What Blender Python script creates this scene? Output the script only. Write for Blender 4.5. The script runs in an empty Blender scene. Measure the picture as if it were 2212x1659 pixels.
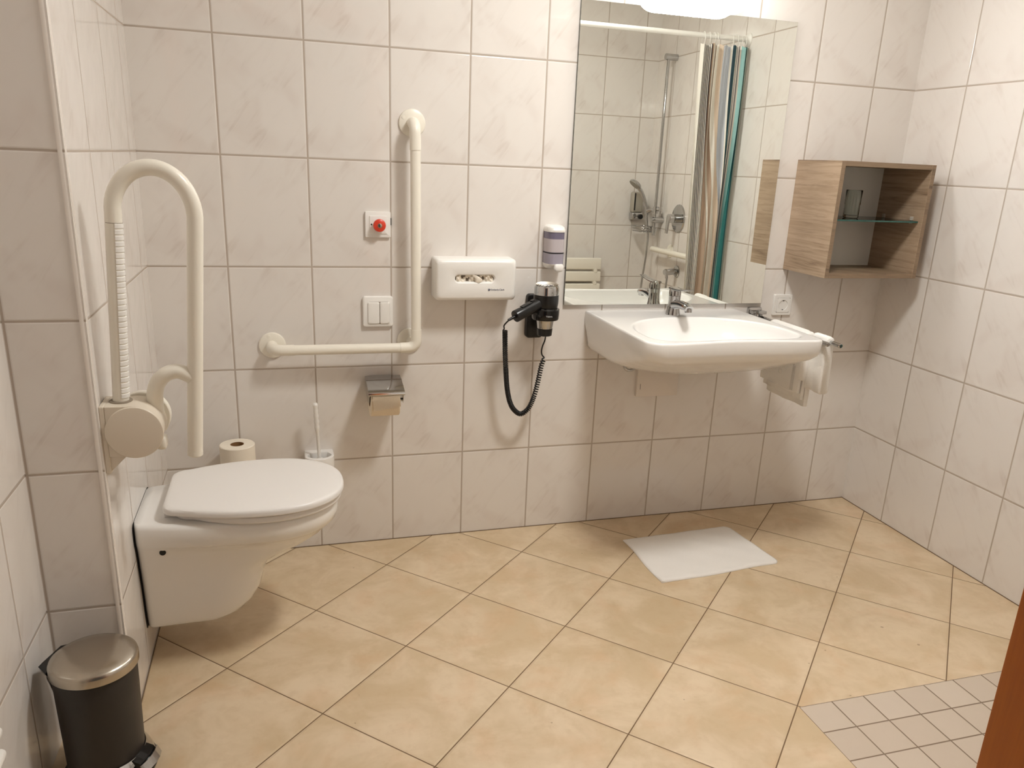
import bpy, bmesh, math, random
from mathutils import Vector, Matrix, Euler
random.seed(4)
scene = bpy.context.scene
COL = scene.collection
PI = math.pi
V = Vector

# ------------------------------------------------------------------ materials
def lin(c):
    return tuple(((x/255)/12.92 if x/255 <= .04045 else ((x/255+.055)/1.055)**2.4) for x in c)+(1.0,)

def new_mat(name):
    m = bpy.data.materials.new(name); m.use_nodes = True
    nt = m.node_tree
    return m, nt, nt.nodes, nt.links, nt.nodes['Principled BSDF']

def P(name, col, rough=.4, metal=0.0, bump=0.0, bscale=200.0, spec=.5, coat=0.0, var=0.04, vscale=6.0, trans=0.0, ior=1.45, alpha=1.0, sss=0.0):
    """procedural material: colour gently varied by noise, optional noise bump"""
    m, nt, N, L, b = new_mat(name)
    c = lin(col)
    tc = N.new('ShaderNodeTexCoord')
    if var > 0:
        n = N.new('ShaderNodeTexNoise'); n.inputs['Scale'].default_value = vscale; n.inputs['Detail'].default_value = 3
        L.new(tc.outputs['Object'], n.inputs['Vector'])
        mx = N.new('ShaderNodeMix'); mx.data_type = 'RGBA'
        mx.inputs[6].default_value = tuple(x*(1-var) for x in c[:3])+(1,)
        mx.inputs[7].default_value = tuple(min(1, x*(1+var)) for x in c[:3])+(1,)
        L.new(n.outputs['Fac'], mx.inputs[0]); L.new(mx.outputs[2], b.inputs['Base Color'])
    else:
        b.inputs['Base Color'].default_value = c
    b.inputs['Roughness'].default_value = rough
    b.inputs['Metallic'].default_value = metal
    b.inputs['Specular IOR Level'].default_value = spec
    b.inputs['Coat Weight'].default_value = coat
    b.inputs['Coat Roughness'].default_value = .08
    b.inputs['Transmission Weight'].default_value = trans
    b.inputs['IOR'].default_value = ior
    b.inputs['Alpha'].default_value = alpha
    if sss > 0:
        b.inputs['Subsurface Weight'].default_value = sss
        b.inputs['Subsurface Radius'].default_value = (.02, .012, .008)
    if bump > 0:
        n2 = N.new('ShaderNodeTexNoise'); n2.inputs['Scale'].default_value = bscale; n2.inputs['Detail'].default_value = 3
        L.new(tc.outputs['Object'], n2.inputs['Vector'])
        bp = N.new('ShaderNodeBump'); bp.inputs['Strength'].default_value = bump; bp.inputs['Distance'].default_value = .002
        L.new(n2.outputs['Fac'], bp.inputs['Height']); L.new(bp.outputs['Normal'], b.inputs['Normal'])
    return m

class G:
    """tiny helper to wire math nodes"""
    def __init__(s, nt): s.nt = nt; s.N = nt.nodes; s.L = nt.links
    def put(s, sock, v):
        if isinstance(v, (int, float)): sock.default_value = v
        elif isinstance(v, (tuple, list)): sock.default_value = v
        else: s.L.new(v, sock)
    def m(s, op, a, b=0.0, c=0.0):
        n = s.N.new('ShaderNodeMath'); n.operation = op
        s.put(n.inputs[0], a); s.put(n.inputs[1], b); s.put(n.inputs[2], c)
        return n.outputs[0]
    def ss(s, v, lo, hi, a=0.0, b=1.0):
        n = s.N.new('ShaderNodeMapRange'); n.interpolation_type = 'SMOOTHSTEP'
        s.put(n.inputs['Value'], v); n.inputs['From Min'].default_value = lo; n.inputs['From Max'].default_value = hi
        n.inputs['To Min'].default_value = a; n.inputs['To Max'].default_value = b
        return n.outputs['Result']
    def xyz(s, x, y, z):
        n = s.N.new('ShaderNodeCombineXYZ'); s.put(n.inputs[0], x); s.put(n.inputs[1], y); s.put(n.inputs[2], z); return n.outputs[0]
    def noise(s, vec, scale, detail=3.0, rough=.5, dist=0.0):
        n = s.N.new('ShaderNodeTexNoise'); s.L.new(vec, n.inputs['Vector'])
        n.inputs['Scale'].default_value = scale; n.inputs['Detail'].default_value = detail
        n.inputs['Roughness'].default_value = rough; n.inputs['Distortion'].default_value = dist
        return n.outputs['Fac']
    def mix(s, f, a, b):
        n = s.N.new('ShaderNodeMix'); n.data_type = 'RGBA'
        s.put(n.inputs[0], f); s.put(n.inputs[6], a); s.put(n.inputs[7], b); return n.outputs[2]

TH = .3330
Z1 = .3251
def wall_tiles(name, axis, u0, pu, tint=(1, 1, 1)):
    m, nt, N, L, b = new_mat(name); g = G(nt)
    geo = N.new('ShaderNodeNewGeometry'); sp = N.new('ShaderNodeSeparateXYZ'); L.new(geo.outputs['Position'], sp.inputs[0])
    u = g.m('DIVIDE', g.m('SUBTRACT', sp.outputs[axis], u0), pu)
    v = g.m('DIVIDE', g.m('SUBTRACT', sp.outputs[2], Z1), TH)
    fu, fv = g.m('FRACT', u), g.m('FRACT', v)
    iu, iv = g.m('FLOOR', u), g.m('FLOOR', v)
    du = g.m('MULTIPLY', g.m('MINIMUM', fu, g.m('SUBTRACT', 1.0, fu)), pu)
    dv = g.m('MULTIPLY', g.m('MINIMUM', fv, g.m('SUBTRACT', 1.0, fv)), TH)
    d = g.m('MINIMUM', du, dv)
    tile = g.ss(d, .0019, .0030)
    bev = g.ss(d, .0012, .0055)
    # the printed marbling repeats on every tile, with a few variants
    var = g.m('FLOOR', g.m('MULTIPLY', g.m('FRACT', g.m('ADD', g.m('MULTIPLY', iu, .37), g.m('MULTIPLY', iv, .61))), 3.0))
    lu = g.m('MULTIPLY', fu, pu); lv = g.m('MULTIPLY', fv, TH)
    ca, sa = math.cos(math.radians(52)), math.sin(math.radians(52))
    along = g.m('ADD', g.m('MULTIPLY', lu, ca), g.m('MULTIPLY', lv, sa))
    perp = g.m('SUBTRACT', g.m('MULTIPLY', lu, sa), g.m('MULTIPLY', lv, ca))
    vec = g.xyz(g.m('MULTIPLY', along, 5.0), g.m('MULTIPLY', perp, 24.0), g.m('MULTIPLY', var, 2.7))
    veins = g.ss(g.noise(vec, 1.0, 3.0, .6, .9), .5, .72)
    vec2 = g.xyz(g.m('MULTIPLY', lu, 9.0), g.m('MULTIPLY', lv, 7.0), g.m('ADD', 11.0, g.m('MULTIPLY', var, 1.9)))
    cloud = g.ss(g.noise(vec2, 1.0, 2.0, .6, .6), .46, .74)
    t = lambda c: tuple(a*k for a, k in zip(lin(c)[:3], tint))+(1,)
    c1 = g.mix(g.m('MULTIPLY', cloud, .5), t((231, 225, 219)), t((222, 213, 206)))
    c2 = g.mix(g.m('MULTIPLY', g.m('MULTIPLY', veins, cloud), .42), c1, t((200, 187, 176)))
    c2 = g.mix(g.m('MULTIPLY', veins, .14), c2, t((210, 200, 192)))
    c3 = g.mix(tile, lin((184, 171, 158)), c2)
    L.new(c3, b.inputs['Base Color'])
    L.new(g.m('ADD', .75, g.m('MULTIPLY', tile, -.685)), b.inputs['Roughness'])
    b.inputs['Specular IOR Level'].default_value = .5
    wav = g.noise(geo.outputs['Position'], 18.0, 1.0, .25)
    h = g.m('ADD', g.m('MULTIPLY', bev, .0012), g.m('MULTIPLY', wav, .0009))
    bp = N.new('ShaderNodeBump'); bp.inputs['Strength'].default_value = .8; bp.inputs['Distance'].default_value = 1.0
    L.new(h, bp.inputs['Height']); L.new(bp.outputs['Normal'], b.inputs['Normal'])
    return m

def floor_tiles():
    m, nt, N, L, b = new_mat('beige_floor_tiles'); g = G(nt)
    geo = N.new('ShaderNodeNewGeometry'); sp = N.new('ShaderNodeSeparateXYZ'); L.new(geo.outputs['Position'], sp.inputs[0])
    th, s, fx, fy = -.7962, .3424, 1.4922, -.1894
    X = g.m('SUBTRACT', sp.outputs[0], fx); Y = g.m('SUBTRACT', sp.outputs[1], fy)
    a = g.m('DIVIDE', g.m('ADD', g.m('MULTIPLY', X, math.cos(th)), g.m('MULTIPLY', Y, math.sin(th))), s)
    c = g.m('DIVIDE', g.m('SUBTRACT', g.m('MULTIPLY', X, math.sin(th)), g.m('MULTIPLY', Y, math.cos(th))), s)
    fa, fc = g.m('FRACT', a), g.m('FRACT', c)
    d = g.m('MULTIPLY', g.m('MINIMUM', g.m('MINIMUM', fa, g.m('SUBTRACT', 1.0, fa)), g.m('MINIMUM', fc, g.m('SUBTRACT', 1.0, fc))), s)
    tile = g.ss(d, .0010, .0020); bev = g.ss(d, .0008, .0075)
    idv = g.m('ADD', g.m('MULTIPLY', g.m('FLOOR', a), 3.7), g.m('MULTIPLY', g.m('FLOOR', c), 5.3))
    vec = g.xyz(sp.outputs[0], sp.outputs[1], idv)
    n1 = g.ss(g.noise(vec, 5.5, 4.0, .62, .5), .34, .68)
    n2 = g.noise(vec, 28.0, 3.0, .65)
    n3 = g.ss(g.noise(g.xyz(sp.outputs[0], sp.outputs[1], g.m('ADD', idv, 9.0)), 9.0, 3.0, .5, .4), .5, .75)
    col = g.mix(n1, lin((204, 181, 147)), lin((221, 200, 170)))
    col = g.mix(g.m('MULTIPLY', n3, .3), col, lin((207, 166, 124)))
    col = g.mix(g.m('MULTIPLY', g.ss(n2, .45, .8), .3), col, lin((190, 160, 122)))
    speck = g.ss(g.noise(geo.outputs['Position'], 46.0, 0.0, .5), .865, .885)
    col = g.mix(g.m('MULTIPLY', speck, .5), col, lin((120, 90, 60)))
    col = g.mix(tile, lin((112, 86, 60)), col)
    L.new(col, b.inputs['Base Color'])
    L.new(g.m('SUBTRACT', .8, g.m('MULTIPLY', tile, .36)), b.inputs['Roughness'])
    b.inputs['Specular IOR Level'].default_value = .42
    h = g.m('ADD', g.m('MULTIPLY', bev, .0016), g.m('MULTIPLY', n2, .00035))
    bp = N.new('ShaderNodeBump'); bp.inputs['Strength'].default_value = .8; bp.inputs['Distance'].default_value = 1.0
    L.new(h, bp.inputs['Height']); L.new(bp.outputs['Normal'], b.inputs['Normal'])
    return m

def small_tiles():
    m, nt, N, L, b = new_mat('grey_shower_tiles'); g = G(nt)
    geo = N.new('ShaderNodeNewGeometry'); sp = N.new('ShaderNodeSeparateXYZ'); L.new(geo.outputs['Position'], sp.inputs[0])
    s = .1008
    a = g.m('DIVIDE', g.m('SUBTRACT', sp.outputs[0], 2.4515), s)
    c = g.m('DIVIDE', g.m('ADD', sp.outputs[1], 1.174), s)
    fa, fc = g.m('FRACT', a), g.m('FRACT', c)
    d = g.m('MULTIPLY', g.m('MINIMUM', g.m('MINIMUM', fa, g.m('SUBTRACT', 1.0, fa)), g.m('MINIMUM', fc, g.m('SUBTRACT', 1.0, fc))), s)
    tile = g.ss(d, .0014, .0022); bev = g.ss(d, .001, .004)
    n2 = g.noise(geo.outputs['Position'], 30.0, 4.0, .6)
    wn = N.new('ShaderNodeTexWhiteNoise'); wn.noise_dimensions = '2D'
    L.new(g.xyz(g.m('FLOOR', a), g.m('FLOOR', c), 0.0), wn.inputs['Vector'])
    col = g.mix(wn.outputs['Value'], lin((199, 183, 165)), lin((206, 191, 174)))
    col = g.mix(g.m('MULTIPLY', n2, .25), col, lin((190, 173, 155)))
    col = g.mix(tile, lin((124, 104, 84)), col)
    L.new(col, b.inputs['Base Color'])
    b.inputs['Roughness'].default_value = .5
    h = g.m('ADD', g.m('MULTIPLY', bev, .001), g.m('MULTIPLY', n2, .0002))
    bp = N.new('ShaderNodeBump'); bp.inputs['Strength'].default_value = .8; bp.inputs['Distance'].default_value = 1.0
    L.new(h, bp.inputs['Height']); L.new(bp.outputs['Normal'], b.inputs['Normal'])
    return m

def wood(name, light, mid, dark, gx=(1.0, 1.0, 1.0), rough=.5, scale=1.0, wav=.9):
    m, nt, N, L, b = new_mat(name); g = G(nt)
    tc = N.new('ShaderNodeTexCoord'); mp = N.new('ShaderNodeMapping'); L.new(tc.outputs['Object'], mp.inputs['Vector'])
    mp.inputs['Scale'].default_value = gx
    n1 = g.noise(mp.outputs[0], 1.0*scale, 6.0, .68, wav)
    n2 = g.noise(mp.outputs[0], 4.2*scale, 3.0, .6, .3)
    n3 = g.noise(mp.outputs[0], .55*scale, 2.0, .5, .2)
    r = N.new('ShaderNodeValToRGB'); L.new(n1, r.inputs[0])
    e = r.color_ramp.elements
    e[0].position = .33; e[0].color = lin(dark); e[1].position = .40; e[1].color = lin(mid)
    x = e.new(.5); x.color = lin(light); x = e.new(.58); x.color = lin(mid); x = e.new(.64); x.color = lin(light)
    x = e.new(.69); x.color = lin(dark); x = e.new(.74); x.color = lin(mid)
    col = g.mix(g.m('MULTIPLY', g.ss(n2, .52, .66), .4), r.outputs[0], lin(dark))
    col = g.mix(g.m('MULTIPLY', g.ss(n3, .35, .65), .35), col, lin(mid))
    L.new(col, b.inputs['Base Color']); b.inputs['Roughness'].default_value = rough
    return m

M_back = wall_tiles('marbled_wall_tiles_back', 0, 1.0331, .2532)
M_right = wall_tiles('marbled_wall_tiles_right', 1, -.2425, .2539)
M_front = wall_tiles('marbled_wall_tiles_front', 0, 3.400, .2539)
M_left = wall_tiles('marbled_wall_tiles_left', 1, -.104, .2539)
M_face = wall_tiles('marbled_wall_tiles_return', 0, .40, .2539)
M_left2 = wall_tiles('marbled_wall_tiles_far_left', 1, -1.012, .2539)
M_floor = floor_tiles(); M_shower = small_tiles()
M_paint = P('ceiling_paint', (236, 231, 224), .9, bump=.1)
M_ceramic = P('white_sanitary_ceramic', (240, 237, 233), .12, coat=.4, var=.01)
M_lid = P('white_toilet_seat_plastic', (233, 229, 225), .3, var=.01)
M_cream = P('cream_grab_rail_plastic', (239, 233, 220), .3, var=.015)
M_cream_dk = P('cream_housing_plastic', (226, 215, 198), .38, var=.02)
M_white = P('white_plastic', (238, 235, 230), .28, var=.01)
M_seam = P('joint_shadow_plastic', (150, 138, 122), .6)
M_chrome = P('polished_chrome', (190, 190, 190), .07, 1.0, var=.0)
M_satin = P('brushed_steel', (186, 178, 166), .26, 1.0, bump=.05, bscale=300)
M_black = P('black_plastic', (22, 21, 21), .28, var=.05)
M_gloss_black = P('gloss_black_plastic', (14, 14, 15), .1, var=.05)
M_bin = P('anthracite_painted_metal', (46, 41, 38), .42, bump=.06, bscale=500)
M_red = P('red_alarm_button', (214, 66, 44), .35)
M_dark = P('dark_slot', (30, 28, 26), .6)
M_grey = P('grey_rubber', (88, 84, 80), .6)
M_paper = P('tissue_paper', (238, 228, 212), .95, bump=.35, bscale=260)
M_paper2 = P('toilet_paper_sheet', (240, 224, 200), .95, bump=.3, bscale=320)
M_card = P('cardboard_core', (150, 112, 72), .9)
M_terry = P('white_terry_cotton', (240, 236, 230), .95, bump=.7, bscale=420, var=.03, vscale=30)
M_mat = P('white_bath_mat_cotton', (240, 235, 229), .95, bump=.5, bscale=380, var=.02)
M_wood = wood('zebrano_laminate', (184, 160, 135), (163, 139, 114), (116, 93, 73), gx=(1.1, 1.1, 24.0), scale=1.0)
M_wood_dk = wood('zebrano_laminate_edge', (146, 124, 100), (132, 110, 88), (98, 80, 62), gx=(2.0, 2.0, 30.0))
M_door = wood('varnished_brown_wood', (206, 116, 24), (196, 106, 20), (176, 90, 16), gx=(22.0, 22.0, 1.2), rough=.38, wav=.3)
M_backpanel = P('white_cabinet_back', (238, 234, 226), .6)
M_mirror = P('silver_mirror', (246, 248, 242), 0.0, 1.0, var=0)
M_mirror_edge = P('mirror_edge_glass', (92, 104, 98), .2)
M_ink = P('navy_print', (36, 48, 84), .5)
M_silver_ink = P('silver_print', (200, 200, 200), .4)

def glass_mat(name, col, rough=0.0, ior=1.45, thin=True):
    """thin clear glass: mostly transparent plus a fresnel reflection"""
    m, nt, N, L, b = new_mat(name); g = G(nt)
    out = [n for n in N if n.type == 'OUTPUT_MATERIAL'][0]
    tr = N.new('ShaderNodeBsdfTransparent'); tr.inputs[0].default_value = lin(col)
    gl = N.new('ShaderNodeBsdfGlossy'); gl.inputs['Roughness'].default_value = rough
    fr = N.new('ShaderNodeFresnel'); fr.inputs[0].default_value = ior
    n = N.new('ShaderNodeTexNoise'); n.inputs['Scale'].default_value = 40
    tc = N.new('ShaderNodeTexCoord'); L.new(tc.outputs['Object'], n.inputs['Vector'])
    bp = N.new('ShaderNodeBump'); bp.inputs['Strength'].default_value = .05; bp.inputs['Distance'].default_value = .001
    L.new(n.outputs['Fac'], bp.inputs['Height']); L.new(bp.outputs['Normal'], gl.inputs['Normal'])
    mx = N.new('ShaderNodeMixShader'); L.new(fr.outputs[0], mx.inputs[0]); L.new(tr.outputs[0], mx.inputs[1]); L.new(gl.outputs[0], mx.inputs[2])
    L.new(mx.outputs[0], out.inputs['Surface'])
    N.remove(b)
    return m
M_glass = glass_mat('clear_shelf_glass', (222, 240, 232))
M_glass_edge = P('green_glass_edge', (52, 92, 84), .12)
M_tumbler = P('drinking_glass', (240, 244, 240), .02, trans=1.0, ior=1.45, var=0)
M_smoke = P('smoky_violet_plastic', (112, 106, 126), .12, var=.03)
M_liquid = P('pale_soap_liquid', (188, 179, 182), .2, var=.02)

def lamp_glass():
    """lit opal glass: glow fades towards the wall, plus an added bright horizontal strip"""
    m, nt, N, L, b = new_mat('lit_opal_glass'); g = G(nt)
    b.inputs['Base Color'].default_value = lin((240, 238, 232))
    b.inputs['Emission Color'].default_value = (1.0, .995, .95, 1)
    tc = N.new('ShaderNodeTexCoord'); sp = N.new('ShaderNodeSeparateXYZ'); L.new(tc.outputs['Object'], sp.inputs[0])
    core = g.m('MULTIPLY', g.ss(g.m('ABSOLUTE', sp.outputs[2]), .010, .020, 1.0, 0.0), g.ss(g.m('ABSOLUTE', sp.outputs[0]), .13, .15, 1.0, 0.0))  # strip added to the emission so tile highlights show, no tube modelled
    base = g.ss(sp.outputs[1], -.095, -.040, 45.0, 4.0)  # emission lowered on the sides to limit glow on the wall
    L.new(g.m('ADD', base, g.m('MULTIPLY', core, 140.0)), b.inputs['Emission Strength'])
    return m
M_lamp = lamp_glass()

# ------------------------------------------------------------------ mesh helpers
def box(bm, x0, x1, y0, y1, z0, z1, bevel=0.0, seg=2):
    r = bmesh.ops.create_cube(bm, size=1.0)
    vs = r['verts']
    for v in vs:
        v.co = V((x0+(v.co.x+.5)*(x1-x0), y0+(v.co.y+.5)*(y1-y0), z0+(v.co.z+.5)*(z1-z0)))
    if bevel > 0:
        es = list({e for v in vs for e in v.link_edges})
        bmesh.ops.bevel(bm, geom=es, offset=bevel, segments=seg, profile=.5, affect='EDGES')
    return bm

def frame_of(d, hint=None):
    d = d.normalized()
    h = hint or (V((0, 0, 1)) if abs(d.z) < .9 else V((1, 0, 0)))
    u = d.cross(h).normalized(); w = u.cross(d).normalized()
    return u, w

def loft(bm, loops, cap0=True, cap1=True, closed=True):
    rings = [[bm.verts.new(p) for p in lp] for lp in loops]
    n = len(rings[0])
    for a, b in zip(rings, rings[1:]):
        for i in range(n if closed else n-1):
            j = (i+1) % n
            try: bm.faces.new((a[i], a[j], b[j], b[i]))
            except ValueError: pass
    if cap0 and closed: bm.faces.new(list(reversed(rings[0])))
    if cap1 and closed: bm.faces.new(rings[-1])
    return rings

def tube(bm, pts, r, seg=16, cap=True):
    pts = [V(p) for p in pts]
    n = len(pts)
    rad = r if isinstance(r, (list, tuple)) else [r]*n
    loops = []; u = None
    for i, p in enumerate(pts):
        d = (pts[min(i+1, n-1)]-pts[max(i-1, 0)])
        if d.length < 1e-9: d = V((0, 0, 1))
        d.normalize()
        if u is None: u, w = frame_of(d)
        else:
            u = (u-d*u.dot(d)).normalized(); w = d.cross(u).normalized()*-1
        w = u.cross(d).normalized()
        loops.append([p+(u*math.cos(2*PI*k/seg)+w*math.sin(2*PI*k/seg))*rad[i] for k in range(seg)])
    loft(bm, loops, cap, cap)

def arcpath(pts, rad, n=8):
    """polyline with its corners rounded"""
    pts = [V(p) for p in pts]; out = [pts[0]]
    for i in range(1, len(pts)-1):
        a, b, c = pts[i-1], pts[i], pts[i+1]
        r = rad[i-1] if isinstance(rad, (list, tuple)) else rad
        d1 = (a-b); d2 = (c-b); l = min(r, d1.length*.49, d2.length*.49)
        p0 = b+d1.normalized()*l; p2 = b+d2.normalized()*l
        for k in range(n+1):
            t = k/n
            # circular-like blend
            w = math.sqrt(.5)
            q = (p0*(1-t)**2+b*2*w*t*(1-t)+p2*t*t)/((1-t)**2+2*w*t*(1-t)+t*t)
            out.append(q)
    out.append(pts[-1]); return out

def smooth_path(pts, n=10):
    pts = [V(p) for p in pts]; out = []
    q = [pts[0]*2-pts[1]]+pts+[pts[-1]*2-pts[-2]]
    for i in range(1, len(q)-2):
        p0, p1, p2, p3 = q[i-1:i+3]
        for k in range(n):
            t = k/n
            out.append(.5*((2*p1)+(p2-p0)*t+(2*p0-5*p1+4*p2-p3)*t*t+(3*p1-p0-3*p2+p3)*t**3))
    out.append(pts[-1]); return out

def lathe(bm, prof, origin, axis=(0, 0, 1), seg=32, cap0=True, cap1=True, sx=1.0, sy=1.0):
    o = V(origin); d = V(axis).normalized(); u, w = frame_of(d)
    loops = []
    for r, h in prof:
        loops.append([o+d*h+u*math.cos(-2*PI*k/seg)*max(r, 1e-4)*sx+w*math.sin(-2*PI*k/seg)*max(r, 1e-4)*sy for k in range(seg)])
    loft(bm, loops, cap0, cap1)

def cyl(bm, a, b, r, r2=None, seg=24):
    a, b = V(a), V(b); r2 = r if r2 is None else r2
    lathe(bm, [(r, 0), (r2, (b-a).length)], a, b-a, seg)

def rrect(w, h, r, n=6):
    """rounded rectangle outline centred on 0"""
    out = []
    for cx, cy, a0 in ((w/2-r, h/2-r, 0), (-w/2+r, h/2-r, 90), (-w/2+r, -h/2+r, 180), (w/2-r, -h/2+r, 270)):
        for k in range(n+1):
            a = math.radians(a0+90*k/n); out.append((cx+r*math.cos(a), cy+r*math.sin(a)))
    return out

def plate_y(bm, cx, cz, y0, y1, w, h, r, edge=.0015, bulge=0.0):
    """rounded plate on a wall: from y0 (wall) out to y1 (towards -y), softened front edge"""
    def ol(k, y):
        o = rrect(w-2*k, h-2*k, max(r-k, .0004))
        res = []
        for a, b in o:
            if bulge: # barrel sides
                b2 = b; a2 = a*(1+bulge*(1-(2*b/h)**2))
                a, b = a2, b2
            res.append(V((cx+a, y, cz+b)))
        return res
    loft(bm, [ol(0, y0), ol(0, y1+edge), ol(edge*.3, y1+edge*.3), ol(edge, y1)])

OFF = {}
def finish(bm, name, mat, parent=None, loc=None, sharp=35, smooth=True):
    off = OFF.get(parent.name, V((0, 0, 0))) if parent else V(loc or (0, 0, 0))
    bmesh.ops.recalc_face_normals(bm, faces=bm.faces)
    bmesh.ops.translate(bm, verts=bm.verts, vec=-off)
    me = bpy.data.meshes.new(name); bm.to_mesh(me); bm.free()
    if smooth:
        for p in me.polygons: p.use_smooth = True
        me.set_sharp_from_angle(angle=math.radians(sharp))
    for m_ in (mat if isinstance(mat, (list, tuple)) else [mat]): me.materials.append(m_)
    o = bpy.data.objects.new(name, me); COL.objects.link(o)
    if parent: o.parent = parent
    else: o.location = off
    OFF[o.name] = off
    return o

def thing(name, label, cat, loc, group=None):
    o = bpy.data.objects.new(name, None); COL.objects.link(o); o.location = loc
    o.empty_display_size = .05
    o['label'] = label; o['category'] = cat
    if group: o['group'] = group
    OFF[o.name] = V(loc); return o

def tag(o, label, cat, group=None):
    o['label'] = label; o['category'] = cat
    if group: o['group'] = group
    return o

def struct(name, bm, mat, smooth=False):
    o = finish(bm, name, mat, smooth=smooth); o['kind'] = 'structure'; return o
B = bmesh.new

def text_part(name, body, size, mat, parent, loc, rot, extrude=.0002, sx=1.0):
    cu = bpy.data.curves.new(name, 'FONT'); cu.body = body; cu.size = size; cu.extrude = extrude
    cu.align_x = 'LEFT'; tmp = bpy.data.objects.new('tmp_text', cu); COL.objects.link(tmp)
    dg = bpy.context.evaluated_depsgraph_get(); dg.update()
    me = bpy.data.meshes.new_from_object(tmp.evaluated_get(dg)); me.name = name
    bpy.data.objects.remove(tmp); bpy.data.curves.remove(cu)
    me.transform(Matrix.LocRotScale(V(loc)-OFF[parent.name], Euler(rot), V((sx, 1, 1))))
    me.materials.clear(); me.materials.append(mat)
    o = bpy.data.objects.new(name, me); COL.objects.link(o); o.parent = parent
    OFF[o.name] = OFF[parent.name]; return o

# ------------------------------------------------------------------ setting
XL, XL2, XR, YF, YE, H = .804, .650, 3.498, -2.247, -.838, 2.45
JX = 1.19894+1.334*(YF+.002+2.61988)      # edge of the door lining
bm = B(); box(bm, .5, 3.65, 0, .12, -.1, H+.1); struct('wall_back', bm, M_back)
bm = B(); box(bm, XR, XR+.12, -2.5, .0, -.1, H+.1); struct('wall_right', bm, M_right)
bm = B(); box(bm, .5, XL-.0005, YE+.0005, 0, -.1, H+.1)
o = struct('wall_left', bm, [M_left, M_face])
for p in o.data.polygons:
    if abs(p.normal.y) > .9: p.material_index = 1
bm = B(); box(bm, .5, XL2, -2.5, YE, -.1, H+.1); struct('wall_left', bm, M_left2)
bm = B()
box(bm, .5, .70, YF-.12, YF, -.1, H+.1); box(bm, JX+.0215, 3.65, YF-.12, YF, -.1, H+.1); box(bm, .70, JX+.0215, YF-.12, YF, 2.04, H+.1)
struct('wall_front', bm, M_front)
bm = B(); box(bm, .5, 3.65, -2.5, .12, H, H+.1); struct('ceiling', bm, M_paint)
SX, SY = 2.4515, -1.174
bm = B()
for a in ([(.5, .1), (3.6, .1), (3.6, SY), (.5, SY)], [(.5, SY), (SX, SY), (SX, -3.0), (.5, -3.0)]):
    bm.faces.new([bm.verts.new((x, y, 0)) for x, y in a])
r = bmesh.ops.extrude_face_region(bm, geom=list(bm.faces))
bmesh.ops.translate(bm, verts=[v for v in r['geom'] if isinstance(v, bmesh.types.BMVert)], vec=(0, 0, -.05))
struct('floor', bm, M_floor)
bm = B(); box(bm, SX, 3.6, -3.0, SY, -.05, 0.0); struct('floor', bm, M_shower)
# rounded plastic strip on the outer corner of the boxed-out wall
bm = B()
prof = [(XL-.0125, YE+.004), (XL-.0125, YE-.0012)]+[(XL-.0105+.0118*math.sin(t), YE+.0105-.0118*math.cos(t)) for t in [k*PI/2/6 for k in range(7)]]+[(XL-.004, YE+.0125)]
loft(bm, [[V((x, y, 0)) for x, y in prof], [V((x, y, H)) for x, y in prof]])
struct('trim_1', bm, P('white_edge_strip', (230, 222, 214), .3), smooth=True)
# joint where floor meets walls
bm = B(); box(bm, XL, XR, -.0025, 0, 0, .0022); box(bm, XR-.0025, XR, YF, 0, 0, .0022); box(bm, XL, XL+.0025, YE, 0, 0, .0022)
struct('trim_2', bm, P('floor_joint_silicone', (120, 100, 78), .8))
# door frame the photograph is taken through
d1 = bpy.data.objects.new('door_1', None); COL.objects.link(d1); d1['kind'] = 'structure'; OFF['door_1'] = V((0, 0, 0))
bm = B(); box(bm, JX, JX+.021, YF-.16, YF+.002, 0, 2.04, .002); box(bm, .70, .721, YF-.16, YF+.002, 0, 2.04, .002); box(bm, .70, JX+.021, YF-.16, YF+.002, 2.02, 2.04, .002)
finish(bm, 'door_lining', M_door, d1)
bm = B(); box(bm, JX+.022, JX+.0885, YF-.001, YF+.013, 0, 2.10, .003); box(bm, .655, .699, YF-.001, YF+.013, 0, 2.10, .003); box(bm, .655, JX+.0885, YF-.001, YF+.013, 2.05, 2.115, .003)
finish(bm, 'door_casing', M_door, d1)

# ------------------------------------------------------------------ toilet
YT = -.502
def dshape(xr, xt, xm, hw, hr, rc=.03, n=64, yc=YT, pw=2.0):
    """plan outline of a toilet: flat rear at xr (half width hr), widest hw at xm, rounded tip at xt"""
    up = []
    nr = 14
    for k in range(5):   # rear rounded corner
        a = PI/2*k/4
        up.append((xr+rc*(1-math.sin(a)) if False else xr+rc*(1-math.cos(a)), hr-rc*(1-math.sin(a))))
    x0 = up[-1][0]
    for k in range(1, nr+1):
        t = k/nr; x = x0+(xm-x0)*t; s = t*(2-t)
        up.append((x, hr+(hw-hr)*s))
    for k in range(1, 19):
        a = PI/2*k/18
        up.append((xm+(xt-xm)*math.sin(a)**(2/pw), hw*max(math.cos(a), 0)**(2/pw)))
    lo = [(x, -y) for x, y in reversed(up[:-1])]
    return [(x, yc+y) for x, y in up+lo]
t = thing('toilet', 'white wall-hung toilet with closed lid on the left tiled wall', 'toilet', (XL, YT, .07))
bm = B()
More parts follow.
